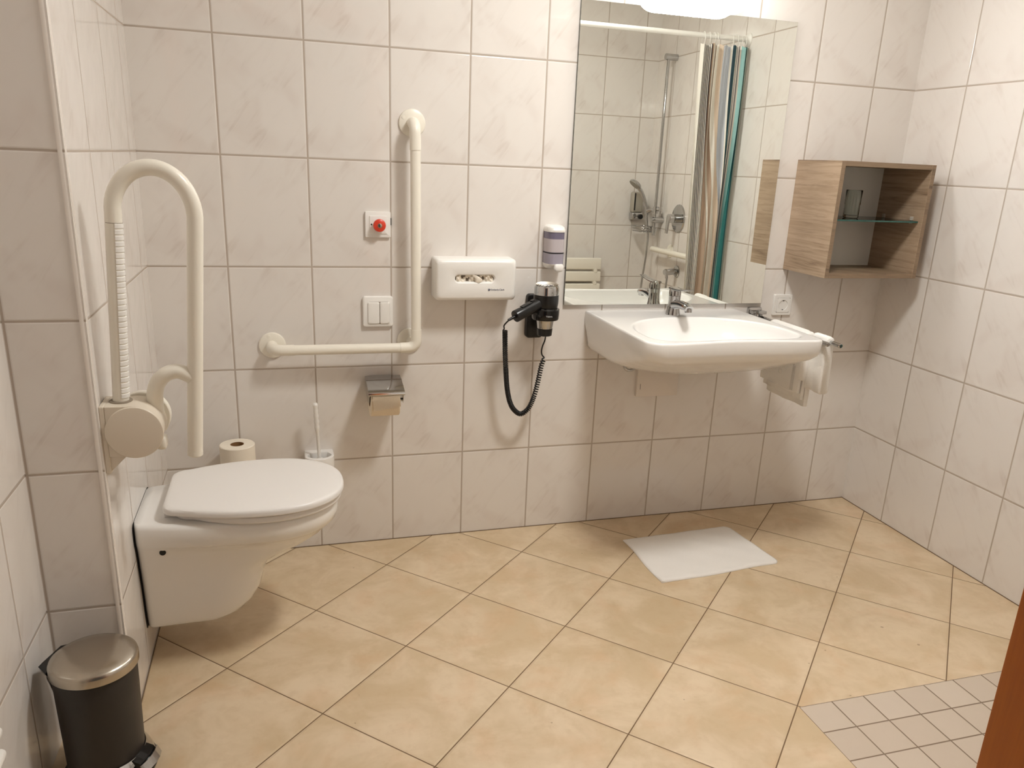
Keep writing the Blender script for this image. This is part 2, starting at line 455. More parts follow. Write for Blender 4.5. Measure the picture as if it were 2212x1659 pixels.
lev = [ # z, xtip, xm, hw, hr, rc
    (.426, 1.300, 1.12, .160, .124, .02), (.4215, 1.312, 1.12, .168, .133, .02), (.413, 1.3165, 1.12, .172, .137, .02), (.39, 1.318, 1.12, .173, .137, .02),
    (.370, 1.312, 1.115, .169, .135, .02), (.360, 1.304, 1.112, .158, .131, .02), (.350, 1.294, 1.11, .138, .127, .02), (.325, 1.272, 1.09, .122, .122, .02), (.30, 1.232, 1.06, .113, .118, .02),
    (.278, 1.18, 1.03, .106, .114, .02), (.258, 1.142, 1.01, .102, .111, .02), (.24, 1.120, 1.0, .100, .108, .02), (.21, 1.108, .99, .099, .105, .02),
    (.17, 1.098, .985, .098, .101, .02), (.14, 1.082, .98, .096, .097, .02), (.118, 1.060, .97, .093, .093, .02), (.106, 1.036, .96, .088, .089, .02), (.101, 1.005, .95, .082, .085, .02)]
loft(bm, [[V((x, y, z)) for x, y in dshape(XL+.0007, xt, xm, hw, hr, rc, pw=2.15)] for z, xt, xm, hw, hr, rc in lev])
finish(bm, 'bowl', M_ceramic, t, sharp=60)
bm = B()
loft(bm, [[V((x, y, z)) for x, y in dshape(.897+k, 1.3285-k, 1.12, .1815-k, .128-k, .05, pw=2.2)] for z, k in ((.4262, .007), (.4268, .003), (.431, 0), (.440, 0), (.4436, .0015), (.4446, .006))])
finish(bm, 'seat_ring', M_lid, t)
bm = B()
loft(bm, [[V((x, y, z)) for x, y in dshape(.873+k, 1.335-k, 1.125, .186-k, .142-k, .042, pw=2.25)] for z, k in ((.4458, .007), (.4464, .003), (.4500, 0), (.458, 0), (.4632, .002), (.4660, .006), (.4673, .013), (.4680, .05))])
finish(bm, 'lid', M_lid, t)
for s in (-1, 1):
    bm = B(); cyl(bm, (.886, YT+s*.075-.02, .4375), (.886, YT+s*.075+.02, .4375), .0095, seg=16); box(bm, .874, .898, YT+s*.075-.018, YT+s*.075+.018, .426, .437, .002)
    finish(bm, 'hinge', M_white, t)
bm = B(); cyl(bm, (.868, YT-.112, .345), (.868, YT-.131, .345), .008, seg=12); box(bm, .864, .892, YT-.128, YT-.114, .351, .356)
finish(bm, 'mounting_bolt', M_dark, t)
bm = B()
ol = [(z, hr) for z, _, _, _, hr, _ in lev]
out = [(YT-hr*.985, z) for z, hr in ol]+[(YT+hr*.985, z) for z, hr in reversed(ol)]
loft(bm, [[V((XL, y, z)) for y, z in out], [V((XL+.0006, y, z)) for y, z in out]])
finish(bm, 'sound_gasket', M_dark, t, smooth=False)

# ------------------------------------------------------------------ fold-up grab rail
YR = -.790
t = thing('folding_grab_rail', 'cream fold-up grab rail raised beside the toilet on the left wall', 'grab rail', (XL, YR, .64))
bm = B()
path = [V((.842+(.868-.842)*k/10, YR, .79+(1.205-.79)*k/10)) for k in range(11)]
cx, cz, rx = .946, 1.205, .0785
for k in range(1, 25):
    a = PI-PI*k/24
    path.append(V((cx+rx*math.cos(a)+.0, YR, cz+.094*math.sin(a)+(0 if a > PI/2 else -.004*(1-math.sin(a))))))
for k in range(1, 11):
    q = k/10; path.append(V((1.0245+(.985-1.0245)*q, YR, 1.20+(.676-1.20)*q)))
tube(bm, path, .0168, 20)
finish(bm, 'rail_tube', M_cream, t, sharp=50)
# end cap
bm = B(); d = V((.985-1.0245, 0, .676-1.20)).normalized(); e = V((.985, YR, .676))
lathe(bm, [(.0172, 0), (.0172, .009), (.014, .012), (.0, .0125)], e, d, 20); finish(bm, 'end_cap', M_cream, t)
# ribbed strip along the inner upright
bm = B()
a0, a1 = V((.8435, YR, .812)), V((.8675, YR, 1.188)); ax = (a1-a0).normalized(); side = V((ax.z, 0, -ax.x))
nrib = 31
for i in range(nrib):
    z0 = a0+(a1-a0)*(i/nrib); z1 = a0+(a1-a0)*((i+.86)/nrib)
    prof = []
    for q in (0, .12, .5, .88, 1):
        rr = .0182 if .1 < q < .9 else .0165
        loop = []
        for k in range(9):
            an = math.radians(-76+116*k/8)   # wraps the side that faces the room
            loop.append(z0+(z1-z0)*q+side*rr*math.cos(an)+V((0, 1, 0))*rr*math.sin(an))
        loop += [z0+(z1-z0)*q+side*.004, ]
        prof.append(loop)
    loft(bm, prof)
finish(bm, 'ribbed_grip', M_white, t)
bm = B(); p0 = V((.8672, YR, 1.186)); lathe(bm, [(.0171, 0), (.0171, .0012)], p0, ax, 20); finish(bm, 'joint_ring', M_seam, t)
# hinge housing: wall plate, block, disc covers
bm = B(); box(bm, XL+.0002, XL+.012, -.832, -.748, .648, .803, .003); 
# gusset under the block
loft(bm, [[V((XL+.011, y, .652)), V((XL+.011, y, .700)), V((XL+.05, y, .700)), V((XL+.045, y, .686))] for y in (-.828, -.752)])
finish(bm, 'wall_bracket', M_cream_dk, t, smooth=False)
bm = B()
n = 40
def hous(k, y):
    out = []
    for i in range(n+1):
        a = math.radians(-100+200*i/n); out.append(V((.868+(.0585-k)*math.cos(a), y, .743+(.0595-k)*math.sin(a))))
    out += [V((XL+.012, y, .8025-k)), V((XL+.012, y, .686+k))]
    return out
loft(bm, [hous(0, -.752), hous(0, -.829), hous(.0015, -.832)])
finish(bm, 'hinge_housing', M_cream_dk, t)
bm = B(); lathe(bm, [(.0588, 0), (.0588, .004), (.0575, .0058), (.054, .0065)], (.871, -.832, .742), (0, -1, 0), 48); finish(bm, 'disc_cover', M_cream_dk, t)
bm = B(); lathe(bm, [(.055, 0), (.057, .002), (.057, .02), (.052, .024)], (.878, -.752, .752), (0, 1, 0), 40); finish(bm, 'disc_cover', M_cream, t)
bm = B(); lathe(bm, [(.024, 0), (.0235, .003), (.02, .0035)], (.8425, YR, .8015), (0, 0, 1), 32); finish(bm, 'socket_collar', M_seam, t)
bm = B(); tube(bm, smooth_path([(.907, -.765, .735), (.908, -.772, .79), (.916, -.784, .832), (.936, YR, .858), (.962, YR, .866), (.985, YR, .856), (.992, YR, .850)], 8), [.0180-.0022*k/48 for k in range(49)], 18); finish(bm, 'brace_tube', M_cream, t, sharp=50)
bm = B(); box(bm, .905, .927, -.80, -.765, .684, .716, .008, 3); finish(bm, 'stop_lug', M_cream, t)

# ------------------------------------------------------------------ L-shaped grab rail
t = thing('corner_grab_rail', 'cream L-shaped grab rail screwed to the back wall beside the toilet', 'grab rail', (1.61, 0, .73))
YG, RG = -.062, .0165
def seg_tube(name, pts, rad):
    bm = B(); tube(bm, pts, rad, 20); return finish(bm, name, M_cream, t, sharp=50)
A, Bc, Cc_ = V((1.608, 0, 1.443)), V((1.6125, YG, .733)), V((1.154, 0, .736))
seg_tube('bend', arcpath([(1.608, -.002, 1.443), (1.608, YG-.001, 1.441), (1.6095, YG, 1.362)], .05), .0178)
seg_tube('upright_tube', [(1.6095, YG, 1.364), (1.613, YG, .79)], RG)
seg_tube('bend', arcpath([(1.613, YG, .795), (1.6135, YG, .734), (1.560, YG, .733)], .052), .0178)
seg_tube('cross_tube', [(1.562, YG, .733), (1.218, YG, .734)], RG)
seg_tube('bend', arcpath([(1.220, YG, .734), (1.152, YG, .735), (1.152, -.002, .738)], .052), .0178)
seg_tube('stub', [(1.603, YG, .745), (1.600, -.002, .745)], .0145)
def flange(c, screws):
    bm = B(); lathe(bm, [(.0425, 0), (.0425, .003), (.0405, .0065), (.034, .009), (.0182, .0105)], c, (0, -1, 0), 48)
    f = finish(bm, 'flange', M_cream, t, sharp=30)
    for a in screws:
        bm = B(); p = V(c)+V((.031*math.cos(a), -.0082, .031*math.sin(a))); lathe(bm, [(.0062, 0), (.0058, .0016), (.0, .0019)], p, (0, -1, 0), 20); finish(bm, 'screw_cap', M_cream, f)
flange((1.608, -.0005, 1.443), [2.62]); flange((1.153, -.0005, .738), [1.9]); flange((1.600, -.0005, .745), [3.9])

# ------------------------------------------------------------------ emergency call switch
t = thing('emergency_call_switch', 'square white wall switch with a red alarm knob', 'switch', (1.4975, 0, 1.129))
bm = B(); plate_y(bm, 1.4975, 1.129, -.0003, -.010, .081, .081, .003); finish(bm, 'frame', M_white, t)
bm = B(); plate_y(bm, 1.4985, 1.1285, -.009, -.0125, .056, .056, .002, .001); finish(bm, 'insert', M_white, t)
bm = B(); lathe(bm, [(.011, 0), (.011, .010), (.0195, .013), (.0203, .018), (.019, .0225), (.014, .0255), (.007, .0262)], (1.500, -.012, 1.128), (0, -1, 0), 36); k_ = finish(bm, 'alarm_knob', M_red, t)
k_['label'] = 'round red mushroom knob'
bm = B(); lathe(bm, [(.0072, 0), (.0072, .002), (.006, .0025)], (1.500, -.0375, 1.128), (0, -1, 0), 20); kk = finish(bm, 'key_lock', M_satin, k_)
bm = B(); box(bm, 1.4988, 1.5012, -.0404, -.0398, 1.1235, 1.1325); finish(bm, 'key_slot', M_dark, k_)
bm = B(); lathe(bm, [(.0026, 0), (.0022, .0014)], (1.4765, -.0122, 1.1295), (0, -1, 0), 12); finish(bm, 'indicator_light', M_dark, t)
bm = B(); box(bm, 1.5375, 1.5405, -.009, -.0004, 1.128, 1.150); finish(bm, 'side_clip', M_dark, t)

# ------------------------------------------------------------------ flush plate
t = thing('flush_plate', 'white two-button toilet flush plate below the red alarm switch', 'flush plate', (1.4945, 0, .846))
bm = B(); plate_y(bm, 1.4945, .846, -.0003, -.013, .099, .102, .008, .005, .03); finish(bm, 'frame', M_white, t)
bm = B(); plate_y(bm, 1.4965, .8425, -.0128, -.0134, .0725, .0745, .008, .0004, .03); finish(bm, 'button_gap', M_seam, t)
for x0, x1 in ((1.4605, 1.4985), (1.5003, 1.5325)):
    bm = B()
    lo = []
    for k, y in ((0, -.0125), (0, -.0150), (.0012, -.0165), (.006, -.0175)):
        q = []
        for a, b_ in rrect(x1-x0-2*k, .0725-2*k, .005):
            outer = (a > 0) == (x0 > 1.49)
            q.append(V(((x0+x1)/2+a*(1+(.05*(1-(2*b_/.0725)**2) if outer else 0)), y, .8425+b_)))
        lo.append(q)
    loft(bm, lo); finish(bm, 'flush_button', M_white, t)

# ------------------------------------------------------------------ chrome toilet paper holder and its roll
t = thing('toilet_paper_holder', 'chrome toilet paper holder with a slanted lid under the cross rail', 'holder', (1.507, 0, .60))
bm = B(); box(bm, 1.462, 1.552, -.004, -.0004, .585, .622, .001); finish(bm, 'wall_plate', M_chrome, t)
bm = B()
prof = [(-.014, .6270), (-.05, .6215), (-.09, .6125), (-.130, .6012), (-.1338, .5988), (-.1355, .5945), (-.1352, .5905), (-.1340, .5904), (-.1340, .5945), (-.1325, .5975), (-.1295, .5995), (-.09, .6105), (-.05, .6195), (-.014, .6250)]
loft(bm, [[V((x, y, z)) for y, z in prof] for x in (1.4465, 1.5655)])
finish(bm, 'lid', M_chrome, t, sharp=20)
for x in (1.449, 1.562):
    bm = B(); loft(bm, [[V((xx, -.002, .622)), V((xx, -.130, .5985)), V((xx, -.108, .556)), V((xx, -.06, .553)), V((xx, -.002, .588))] for xx in (x, x+.0015)]); finish(bm, 'side_arm', M_chrome, t, smooth=False)
bm = B(); cyl(bm, (1.45, -.080, .559), (1.562, -.080, .559), .006, seg=16); finish(bm, 'spindle', M_chrome, t)
t = thing('toilet_paper_roll', 'part-used toilet paper roll hanging in the chrome holder', 'toilet paper', (1.505, -.076, .566))
def ring(bm, a, b, ro, ri, seg=40):
    a, b = V(a), V(b); h = (b-a).length
    lathe(bm, [(ri, 0), (ro-.002, 0), (ro, .002), (ro, h-.002), (ro-.002, h), (ri, h), (ri, 0)], a, b-a, seg, False, False)
bm = B(); ring(bm, (1.4545, -.080, .559), (1.5505, -.080, .559), .0520, .0195); finish(bm, 'paper', M_paper2, t, sharp=40)
bm = B(); ring(bm, (1.454, -.080, .559), (1.551, -.080, .559), .0197, .0185); finish(bm, 'core', M_card, t)
bm = B()
def flap(x, s):  # s along sheet
    pts = [(-.104, .598), (-.1108, .585), (-.1135, .572), (-.1150, .556), (-.1165, .54 - .0)]
    return pts
lo = []
for th in (0, .0009):
    pass
top = []; nx = 8
for i in range(nx+1):
    q = i/nx; x = 1.4595+(1.5485-1.4595)*q
    zb = .538+.014*q
    top.append([V((x+.002*k/4, -.1362-.0024*math.sin(PI*k/5)-.0008*math.sin(q*5+k), .5895+(zb-.5895)*k/5)) for k in range(6)])
rings = [[bm.verts.new(p) for p in r_] for r_ in top]
for a, b_ in zip(rings, rings[1:]):
    for k in range(5): bm.faces.new((a[k], b_[k], b_[k+1], a[k+1]))
rr = bmesh.ops.solidify(bm, geom=list(bm.faces), thickness=.0008)
finish(bm, 'loose_sheet', M_paper2, t)

# ------------------------------------------------------------------ tissue dispenser
t = thing('tissue_dispenser', 'white wall tissue dispenser with an oval slot and tissues showing', 'dispenser', (1.81, 0, .96))
bm = B()
XC, ZC, W_, Hh = 1.811, .9615, .274, .137
N_ = 7
def rl(k, y, r=.012): return [V((XC+a, y, ZC+b_)) for a, b_ in rrect(W_-2*k, Hh-2*k, max(r, .004), N_)]
outer = [rl(0, -.0003, .010), rl(0, -.068, .012), rl(.0015, -.076, .014), rl(.006, -.0825, .015), rl(.013, -.085, .016)]
rings = loft(bm, outer, True, False)
# slot cut in the front, with a recessed lip
sx_, sz_, cxs, czs = .141, .030, 1.8045, .9665
def slot(k, y):
    # same number of vertices as the rounded rectangle
    return [V((cxs+a, y, czs+b_)) for a, b_ in rrect(sx_-2*k, sz_-2*k, (sz_-2*k)/2-.0003, N_)]
loops = [slot(-.001, -.085), slot(.0018, -.0838), slot(.004, -.0800), slot(.0052, -.072)]
rs = [[bm.verts.new(p) for p in lp] for lp in loops]
prev = rings[-1]
for cur in rs:
    for i in range(len(cur)):
        j = (i+1) % len(cur); bm.faces.new((prev[i], prev[j], cur[j], cur[i]))
    prev = cur
finish(bm, 'cover', M_white, t, sharp=40)
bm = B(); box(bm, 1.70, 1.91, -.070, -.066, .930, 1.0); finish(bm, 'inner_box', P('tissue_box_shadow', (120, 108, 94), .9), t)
o_txt = text_part('lettering', 'Kimberly-Clark', .0084, M_ink, t, (1.8582, -.0853, .9272), (PI/2, 0, 0), sx=.92)
bm = B(); ring(bm, (1.8532, -.0849, .9300), (1.8532, -.0855, .9300), .0032, .0021, 24); finish(bm, 'logo', M_ink, t)
# crumpled tissue in the slot
bm = B()
gx, gz = 60, 14
vs = [[None]*(gz+1) for _ in range(gx+1)]
for i in range(gx+1):
    for k in range(gz+1):
        x = 1.742+(1.868-1.742)*i/gx; z = .951+.031*k/gz
        y = -.0735-.0045*math.sin(x*120+z*90)-.003*math.sin(x*260-z*170)-.0018*math.sin(x*520+z*310)
        vs[i][k] = bm.verts.new((x, y, z))
for i in range(gx):
    for k in range(gz): bm.faces.new((vs[i][k], vs[i+1][k], vs[i+1][k+1], vs[i][k+1]))
# pulled-up tip
tip = [(1.806, .955), (1.818, .953), (1.832, .958), (1.828, .966), (1.816, .974), (1.800, .981), (1.794, .979), (1.806, .968)]
c0 = bm.verts.new((1.815, -.0905, .966)); ring_v = [bm.verts.new((x, -.0835-.003*(i % 2), z)) for i, (x, z) in enumerate(tip)]
for i in range(len(ring_v)): bm.faces.new((c0, ring_v[i], ring_v[(i+1) % len(ring_v)]))
tag(finish(bm, 'paper_tissue', M_paper, None, (1.805, -.08, .966), sharp=75), 'crumpled white paper tissue poking out of the dispenser slot', 'tissue')

# ------------------------------------------------------------------ soap dispenser at the mirror
def dshape_plan(w, d, y0, n=20):
    """plan: flat on wall, rounded front"""
    out = [(-w/2, y0)]
    for k in range(n+1):
        a = PI*k/n; out.append((-w/2*math.copysign(abs(math.cos(a))**.55, math.cos(a)), y0-d*(.25+.75*math.sin(a)**.8)))
    out.append((w/2, y0)); return out
t = thing('soap_dispenser', 'small white and smoky violet soap dispenser at the left edge of the mirror', 'soap dispenser', (2.0975, 0, 1.06))
def dl(cx, w, d, z, y0=-.0002): return [V((cx+a, b_, z)) for a, b_ in dshape_plan(w, d, y0)]
CXs = 2.0955
bm = B(); loft(bm, [dl(CXs, .066, .062, 1.119), dl(CXs, .0665, .063, 1.126), dl(CXs, .062, .058, 1.134), dl(CXs, .05, .046, 1.139), dl(CXs, .03, .03, 1.1405)]); finish(bm, 'top_cap', M_white, t)
bm = B(); loft(bm, [dl(CXs, .0635, .060, 1.050), dl(CXs, .0635, .060, 1.1188)]); b_o = finish(bm, 'tank', M_smoke, t)
bm = B(); loft(bm, [dl(CXs, .0642, .0608, 1.052), dl(CXs, .0642, .0608, 1.096)]); finish(bm, 'liquid', M_liquid, t)
bm = B(); loft(bm, [dl(CXs, .0648, .0612, 1.0475), dl(CXs, .0648, .0612, 1.0505)]); finish(bm, 'seam_band', M_dark, t)
bm = B(); loft(bm, [dl(CXs, .064, .060, 1.012), dl(CXs, .0645, .0608, 1.047)]); finish(bm, 'lower_housing', P('pale_violet_plastic', (158, 152, 164), .15), t)
bm = B(); loft(bm, [dl(CXs, .05, .045, .995), dl(CXs, .062, .056, 1.002), dl(CXs, .0645, .0605, 1.012)]); finish(bm, 'base', M_white, t)
bm = B(); loft(bm, [[V((CXs+.008+a*k, -.060-b_*k, z)) for a, b_ in rrect(.036, .016, .0078)] for z, k in ((.9860, .35), (.9885, .7), (.994, .95), (1.002, 1.0), (1.009, .9), (1.013, .6))]); finish(bm, 'push_lever', M_white, t)

# ------------------------------------------------------------------ mirror, lamp
t = thing('wall_mirror', 'large frameless rectangular mirror above the wash basin', 'mirror', (2.545, 0, .865))
MX0, MX1, MZ0, MZ1 = 2.1486, 2.9500, .8630, 1.8440
yb, yt = -.0125, -.0085
bm = B()
f = [V((MX0, yb, MZ0)), V((MX1, yb, MZ0)), V((MX1, yt, MZ1)), V((MX0, yt, MZ1))]
bm.faces.new([bm.verts.new(p) for p in f])
finish(bm, 'mirror_glass', M_mirror, t, smooth=False)
bm = B()
g2 = [p+V((0, .0055, 0)) for p in f]; f1 = [p+V((0, .0003, 0)) for p in f]
loft(bm, [f1, g2]); finish(bm, 'glass_edge', M_mirror_edge, t, smooth=False)
bm = B(); box(bm, MX0+.02, MX1-.02, -.0070, -.0002, MZ0+.02, MZ1-.02)
for v in bm.verts:
    if v.co.y < -.005: v.co.y = (yb+(yt-yb)*(v.co.z-MZ0)/(MZ1-MZ0))+.0056
finish(bm, 'backing', M_grey, t, smooth=False)

t = thing('mirror_lamp', 'glowing white oblong wall lamp above the mirror', 'lamp', (2.545, 0, 1.89))
bm = B(); plate_y(bm, 2.546, 1.893, -.0003, -.022, .30, .07, .02); finish(bm, 'lamp_base', M_chrome, t)
bm = B()
lo = []
for y, k in ((-.021, .90), (-.03, .97), (-.05, 1.0), (-.075, .97), (-.092, .88), (-.102, .72), (-.106, .5)):
    kk_ = k if k > .9 else k
    lo.append([V((2.546+a*(1-(1-k)*.30), y, 1.893+b_*k)) for a, b_ in rrect(.350, .112, .0555, 8)])
loft(bm, lo); finish(bm, 'lamp_shade', M_lamp, t, sharp=60)

# ------------------------------------------------------------------ wash basin
t = thing('wash_basin', 'wide white wheelchair-accessible wash basin under the mirror', 'wash basin', (2.545, 0, .67))
BX, BY = 2.543, -.325
def basin_outline(hw, yf, r, conc=.022, y0=-.001):
    """rear corners on the wall, rounded front corners, front edge dipping in at the middle"""
    o = [(BX-hw, y0)]
    for k in range(9):
        a = PI+PI/2*k/8; o.append((BX-hw+r+r*math.cos(a), yf+r+r*math.sin(a)))
    n = 20
    for k in range(1, n):
        q = k/n; x = BX-hw+r+(2*hw-r-r*.55)*q; o.append((x, yf+conc*math.sin(PI*q)**2))
    rr = r*.55
    for k in range(9):
        a = 1.5*PI+PI/2*k/8; o.append((BX+hw-rr+rr*math.cos(a), yf+rr+rr*math.sin(a)))
    o.append((BX+hw, y0)); return o
def polar(outline, angs, c=(BX, BY)):
    res = []
    n = len(outline)
    for a in angs:
        dx, dy = math.cos(a), math.sin(a); best = None
        for i in range(n):
            x1, y1 = outline[i]; x2, y2 = outline[(i+1) % n]
            ex, ey = x2-x1, y2-y1; det = dx*(-ey)+ex*dy
            if abs(det) < 1e-12: continue
            rx_, ry_ = x1-c[0], y1-c[1]
            tt = (rx_*(-ey)+ex*ry_)/det; s = (dx*ry_-dy*rx_)/det
            if tt > 0 and -1e-6 <= s <= 1+1e-6 and (best is None or tt < best): best = tt
        res.append((c[0]+dx*best, c[1]+dy*best))
    return res
angs = sorted([2*PI*k/180 for k in range(180)]+[math.atan2(-.001-BY, s*.308) % (2*PI) for s in (-1, 1)])
def basin_inner(k):
    # D shaped bowl: straight-ish front, round back; (sx, sy, dy) scale it about its own centre
    o = []
    hx, yb_, yf_, ym = .268, -.150, -.524, -.40
    for i in range(72):
        a = 2*PI*i/72; ca, sa = math.cos(a), math.sin(a)
        e = 2/2.3 if sa >= 0 else 2/3.6
        x = hx*math.copysign(abs(ca)**e, ca)
        y = ym+(yb_-ym)*abs(sa)**e if sa >= 0 else ym-(ym-yf_)*abs(sa)**e+.020*math.cos(min(1, abs(x)/hx)*PI/2)**2
        o.append((BX+.004+x*k[0], -.36+(y+.36)*k[1]+k[2]))
    return o
out_lv = [(.840, .299, -.541, .046, .022), (.840, .3035, -.5455, .050, .022), (.8385, .3055, -.548, .052, .022), (.833, .307, -.5495, .053, .022), (.80, .307, -.5475, .055, .02), (.785, .305, -.541, .06, .018),
          (.768, .302, -.523, .085, .012), (.75, .299, -.490, .12, .006), (.732, .296, -.450, .15, 0), (.715, .293, -.412, .17, 0), (.702, .285, -.382, .19, 0), (.69, .262, -.350, .2, 0), (.680, .215, -.325, .19, 0), (.6735, .15, -.30, .149, 0), (.670, .08, -.26, .079, 0)]
bm = B()
in_lv = [(.8400, (1.05, 1.06, 0)), (.8400, (1.03, 1.035, 0)), (.8385, (1.01, 1.012, 0)), (.834, (1.0, 1.0, 0)), (.82, (.985, .97, 0)), (.79, (.94, .88, .004)), (.76, (.84, .74, .008)), (.74, (.68, .56, .010)), (.728, (.44, .34, .010)), (.7235, (.16, .12, .008))]
loops = [[V((x, y, z)) for x, y in polar(basin_inner(k), angs, (BX, -.36))] for z, k in reversed(in_lv)]
outer = []
for z, hw, yf, r, cc in out_lv:
    oc = (BX, min(-.05, max(BY, yf*.55)))
    oc = (BX, BY) if yf < -.34 else (BX, yf*.6)
    a_ = basin_outline(hw, yf, r, cc)
    outer.append([V((x, y, z)) for x, y in polar(a_, angs, oc)])
loft(bm, loops+outer)
finish(bm, 'basin', M_ceramic, t, sharp=50)
bm = B(); lathe(bm, [(.0, 0), (.031, 0), (.033, .002), (.030, .0035), (.012, .0015)], (BX+.004, -.36, .7237), (0, 0, 1), 32, False); finish(bm, 'drain', M_chrome, t)

# trap piece and cover plate on the wall below
t = thing('siphon_cover', 'flat white rectangular drain cover plate on the tiles under the basin', 'cover plate', (2.55, 0, .585))
bm = B(); plate_y(bm, 2.545, .588, -.0003, -.016, .172, .158, .004); finish(bm, 'plate', P('cover_plate_plastic', (226, 216, 206), .25), t)
bm = B(); box(bm, 2.4725, 2.4740, -.0164, -.0158, .538, .560); finish(bm, 'slot', M_dark, t)
bm = B(); tube(bm, smooth_path([(2.556, -.015, .655), (2.55, -.08, .652), (2.545, -.13, .655), (2.543, -.16, .664)], 6), .018, 18); finish(bm, 'waste_pipe', M_white, t)
t = thing('water_valve', 'small chrome valve with a bent pipe under the left of the basin', 'valve', (2.39, 0, .67))
bm = B(); lathe(bm, [(.026, 0), (.024, .005), (.012, .008), (.009, .05)], (2.385, -.0005, .668), (0, -1, 0), 24); finish(bm, 'valve_body', M_chrome, t)
bm = B(); tube(bm, smooth_path([(2.361, -.092, .695), (2.357, -.1, .665), (2.366, -.106, .645), (2.385, -.108, .641), (2.400, -.106, .652), (2.404, -.102, .690)], 8), .0055, 12); finish(bm, 'bent_pipe', M_chrome, t)
bm = B(); tube(bm, [(2.414, -.10, .688), (2.414, -.10, .645)], .008, 14); finish(bm, 'hose_end', M_white, t)
bm = B(); tube(bm, arcpath([(2.385, -.045, .668), (2.385, -.092, .668), (2.361, -.094, .690)], .015), .006, 12); finish(bm, 'valve_neck', M_chrome, t)

# ------------------------------------------------------------------ basin tap
t = thing('basin_tap', 'chrome single-lever mixer tap on the back rim of the wash basin', 'tap', (2.537, -.098, .8402))
FX, FY = 2.537, -.092
bm = B()
def oval(cx, cy, z, w, d, tilt=0.0, n=28): return [V((cx+w*math.cos(2*PI*k/n), cy+d*math.sin(2*PI*k/n), z+tilt*math.sin(2*PI*k/n))) for k in range(n)]
loft(bm, [oval(FX, FY, .8402, .0265, .028), oval(FX, FY, .846, .0262, .0275), oval(FX, FY-.001, .862, .0222, .0235), oval(FX, FY-.003, .880, .0205, .022), oval(FX, FY-.003, .897, .0208, .0215), oval(FX, FY-.003, .9085, .0214, .0214)])
finish(bm, 'tap_body', M_chrome, t, sharp=40)
bm = B()
sp = smooth_path([(FX, FY+.004, .872), (FX, FY-.03, .881), (FX, FY-.065, .885), (FX, FY-.098, .884), (FX, FY-.118, .880)], 6)
lo = []
for i, p in enumerate(sp):
    q = i/(len(sp)-1); d = (sp[min(i+1, len(sp)-1)]-sp[max(i-1, 0)]).normalized(); u, w = V((1, 0, 0)), V((0, -d.z, d.y)); 
    w = V((1, 0, 0)).cross(d); hw, hh = .0195-.0035*q, .0175-.0075*q
    lo.append([p+V((1, 0, 0))*hw*math.copysign(abs(math.cos(a))**.8, math.cos(a))+w*hh*math.copysign(abs(math.sin(a))**.8, math.sin(a)) for a in [2*PI*k/20 for k in range(20)]])
loft(bm, lo); finish(bm, 'spout', M_chrome, t, sharp=50)
bm = B(); lathe(bm, [(.0125, 0), (.0125, .012), (.0115, .013), (.0105, .009)], (FX, FY-.110, .879), (0, -.18, -1), 24); finish(bm, 'aerator', M_chrome, t)
bm = B()
loft(bm, [oval(FX, FY-.003, .9095, .0216, .0216), oval(FX, FY-.003, .924, .0216, .0216, .001), oval(FX, FY-.003, .932, .0205, .0205, .002), oval(FX, FY-.003, .9365, .0165, .0165, .002)])
lo = []
for q in [k/8 for k in range(9)]:
    y = FY+.012-.125*q; z = .931+.012*q-.004*math.sin(q*PI)+.002; hw = .0195-.006*q; hh = .0055-.0035*q
    lo.append([V((FX+hw*math.copysign(abs(math.cos(a))**.5, math.cos(a)), y, z+hh*math.copysign(abs(math.sin(a))**.7, math.sin(a)))) for a in [2*PI*k/16 for k in range(16)]])
loft(bm, lo)
finish(bm, 'lever', M_chrome, t, sharp=40)

# ------------------------------------------------------------------ towel holder and towels
t = thing('towel_holder', 'chrome two-arm towel holder on the wall right of the basin', 'towel holder', (2.93, 0, .82))
ZA = .8125
bm = B(); plate_y(bm, 2.930, .822, -.0003, -.012, .058, .050, .006); box(bm, 2.903, 2.957, -.050, -.011, .826, .838, .002); box(bm, 2.905, 2.955, -.046, -.011, .800, .806, .002); finish(bm, 'mount', M_chrome, t)
for xa, xb, ye in ((2.916, 2.9000, -.489), (2.942, 2.9300, -.514)):
    bm = B(); cyl(bm, (xa, -.034, ZA), (xb, ye, ZA), .0072, seg=18); cyl(bm, (xa, -.034, .803), (xa, -.034, .83), .008, seg=14)
    a_ = finish(bm, 'arm', M_chrome, t)
    d = (V((xb, ye, ZA))-V((xa, -.034, ZA))).normalized()
    bm = B(); lathe(bm, [(.0078, 0), (.0078, .006), (.006, .008)], (xb, ye, ZA), d, 18); finish(bm, 'end_knob', M_chrome, a_)
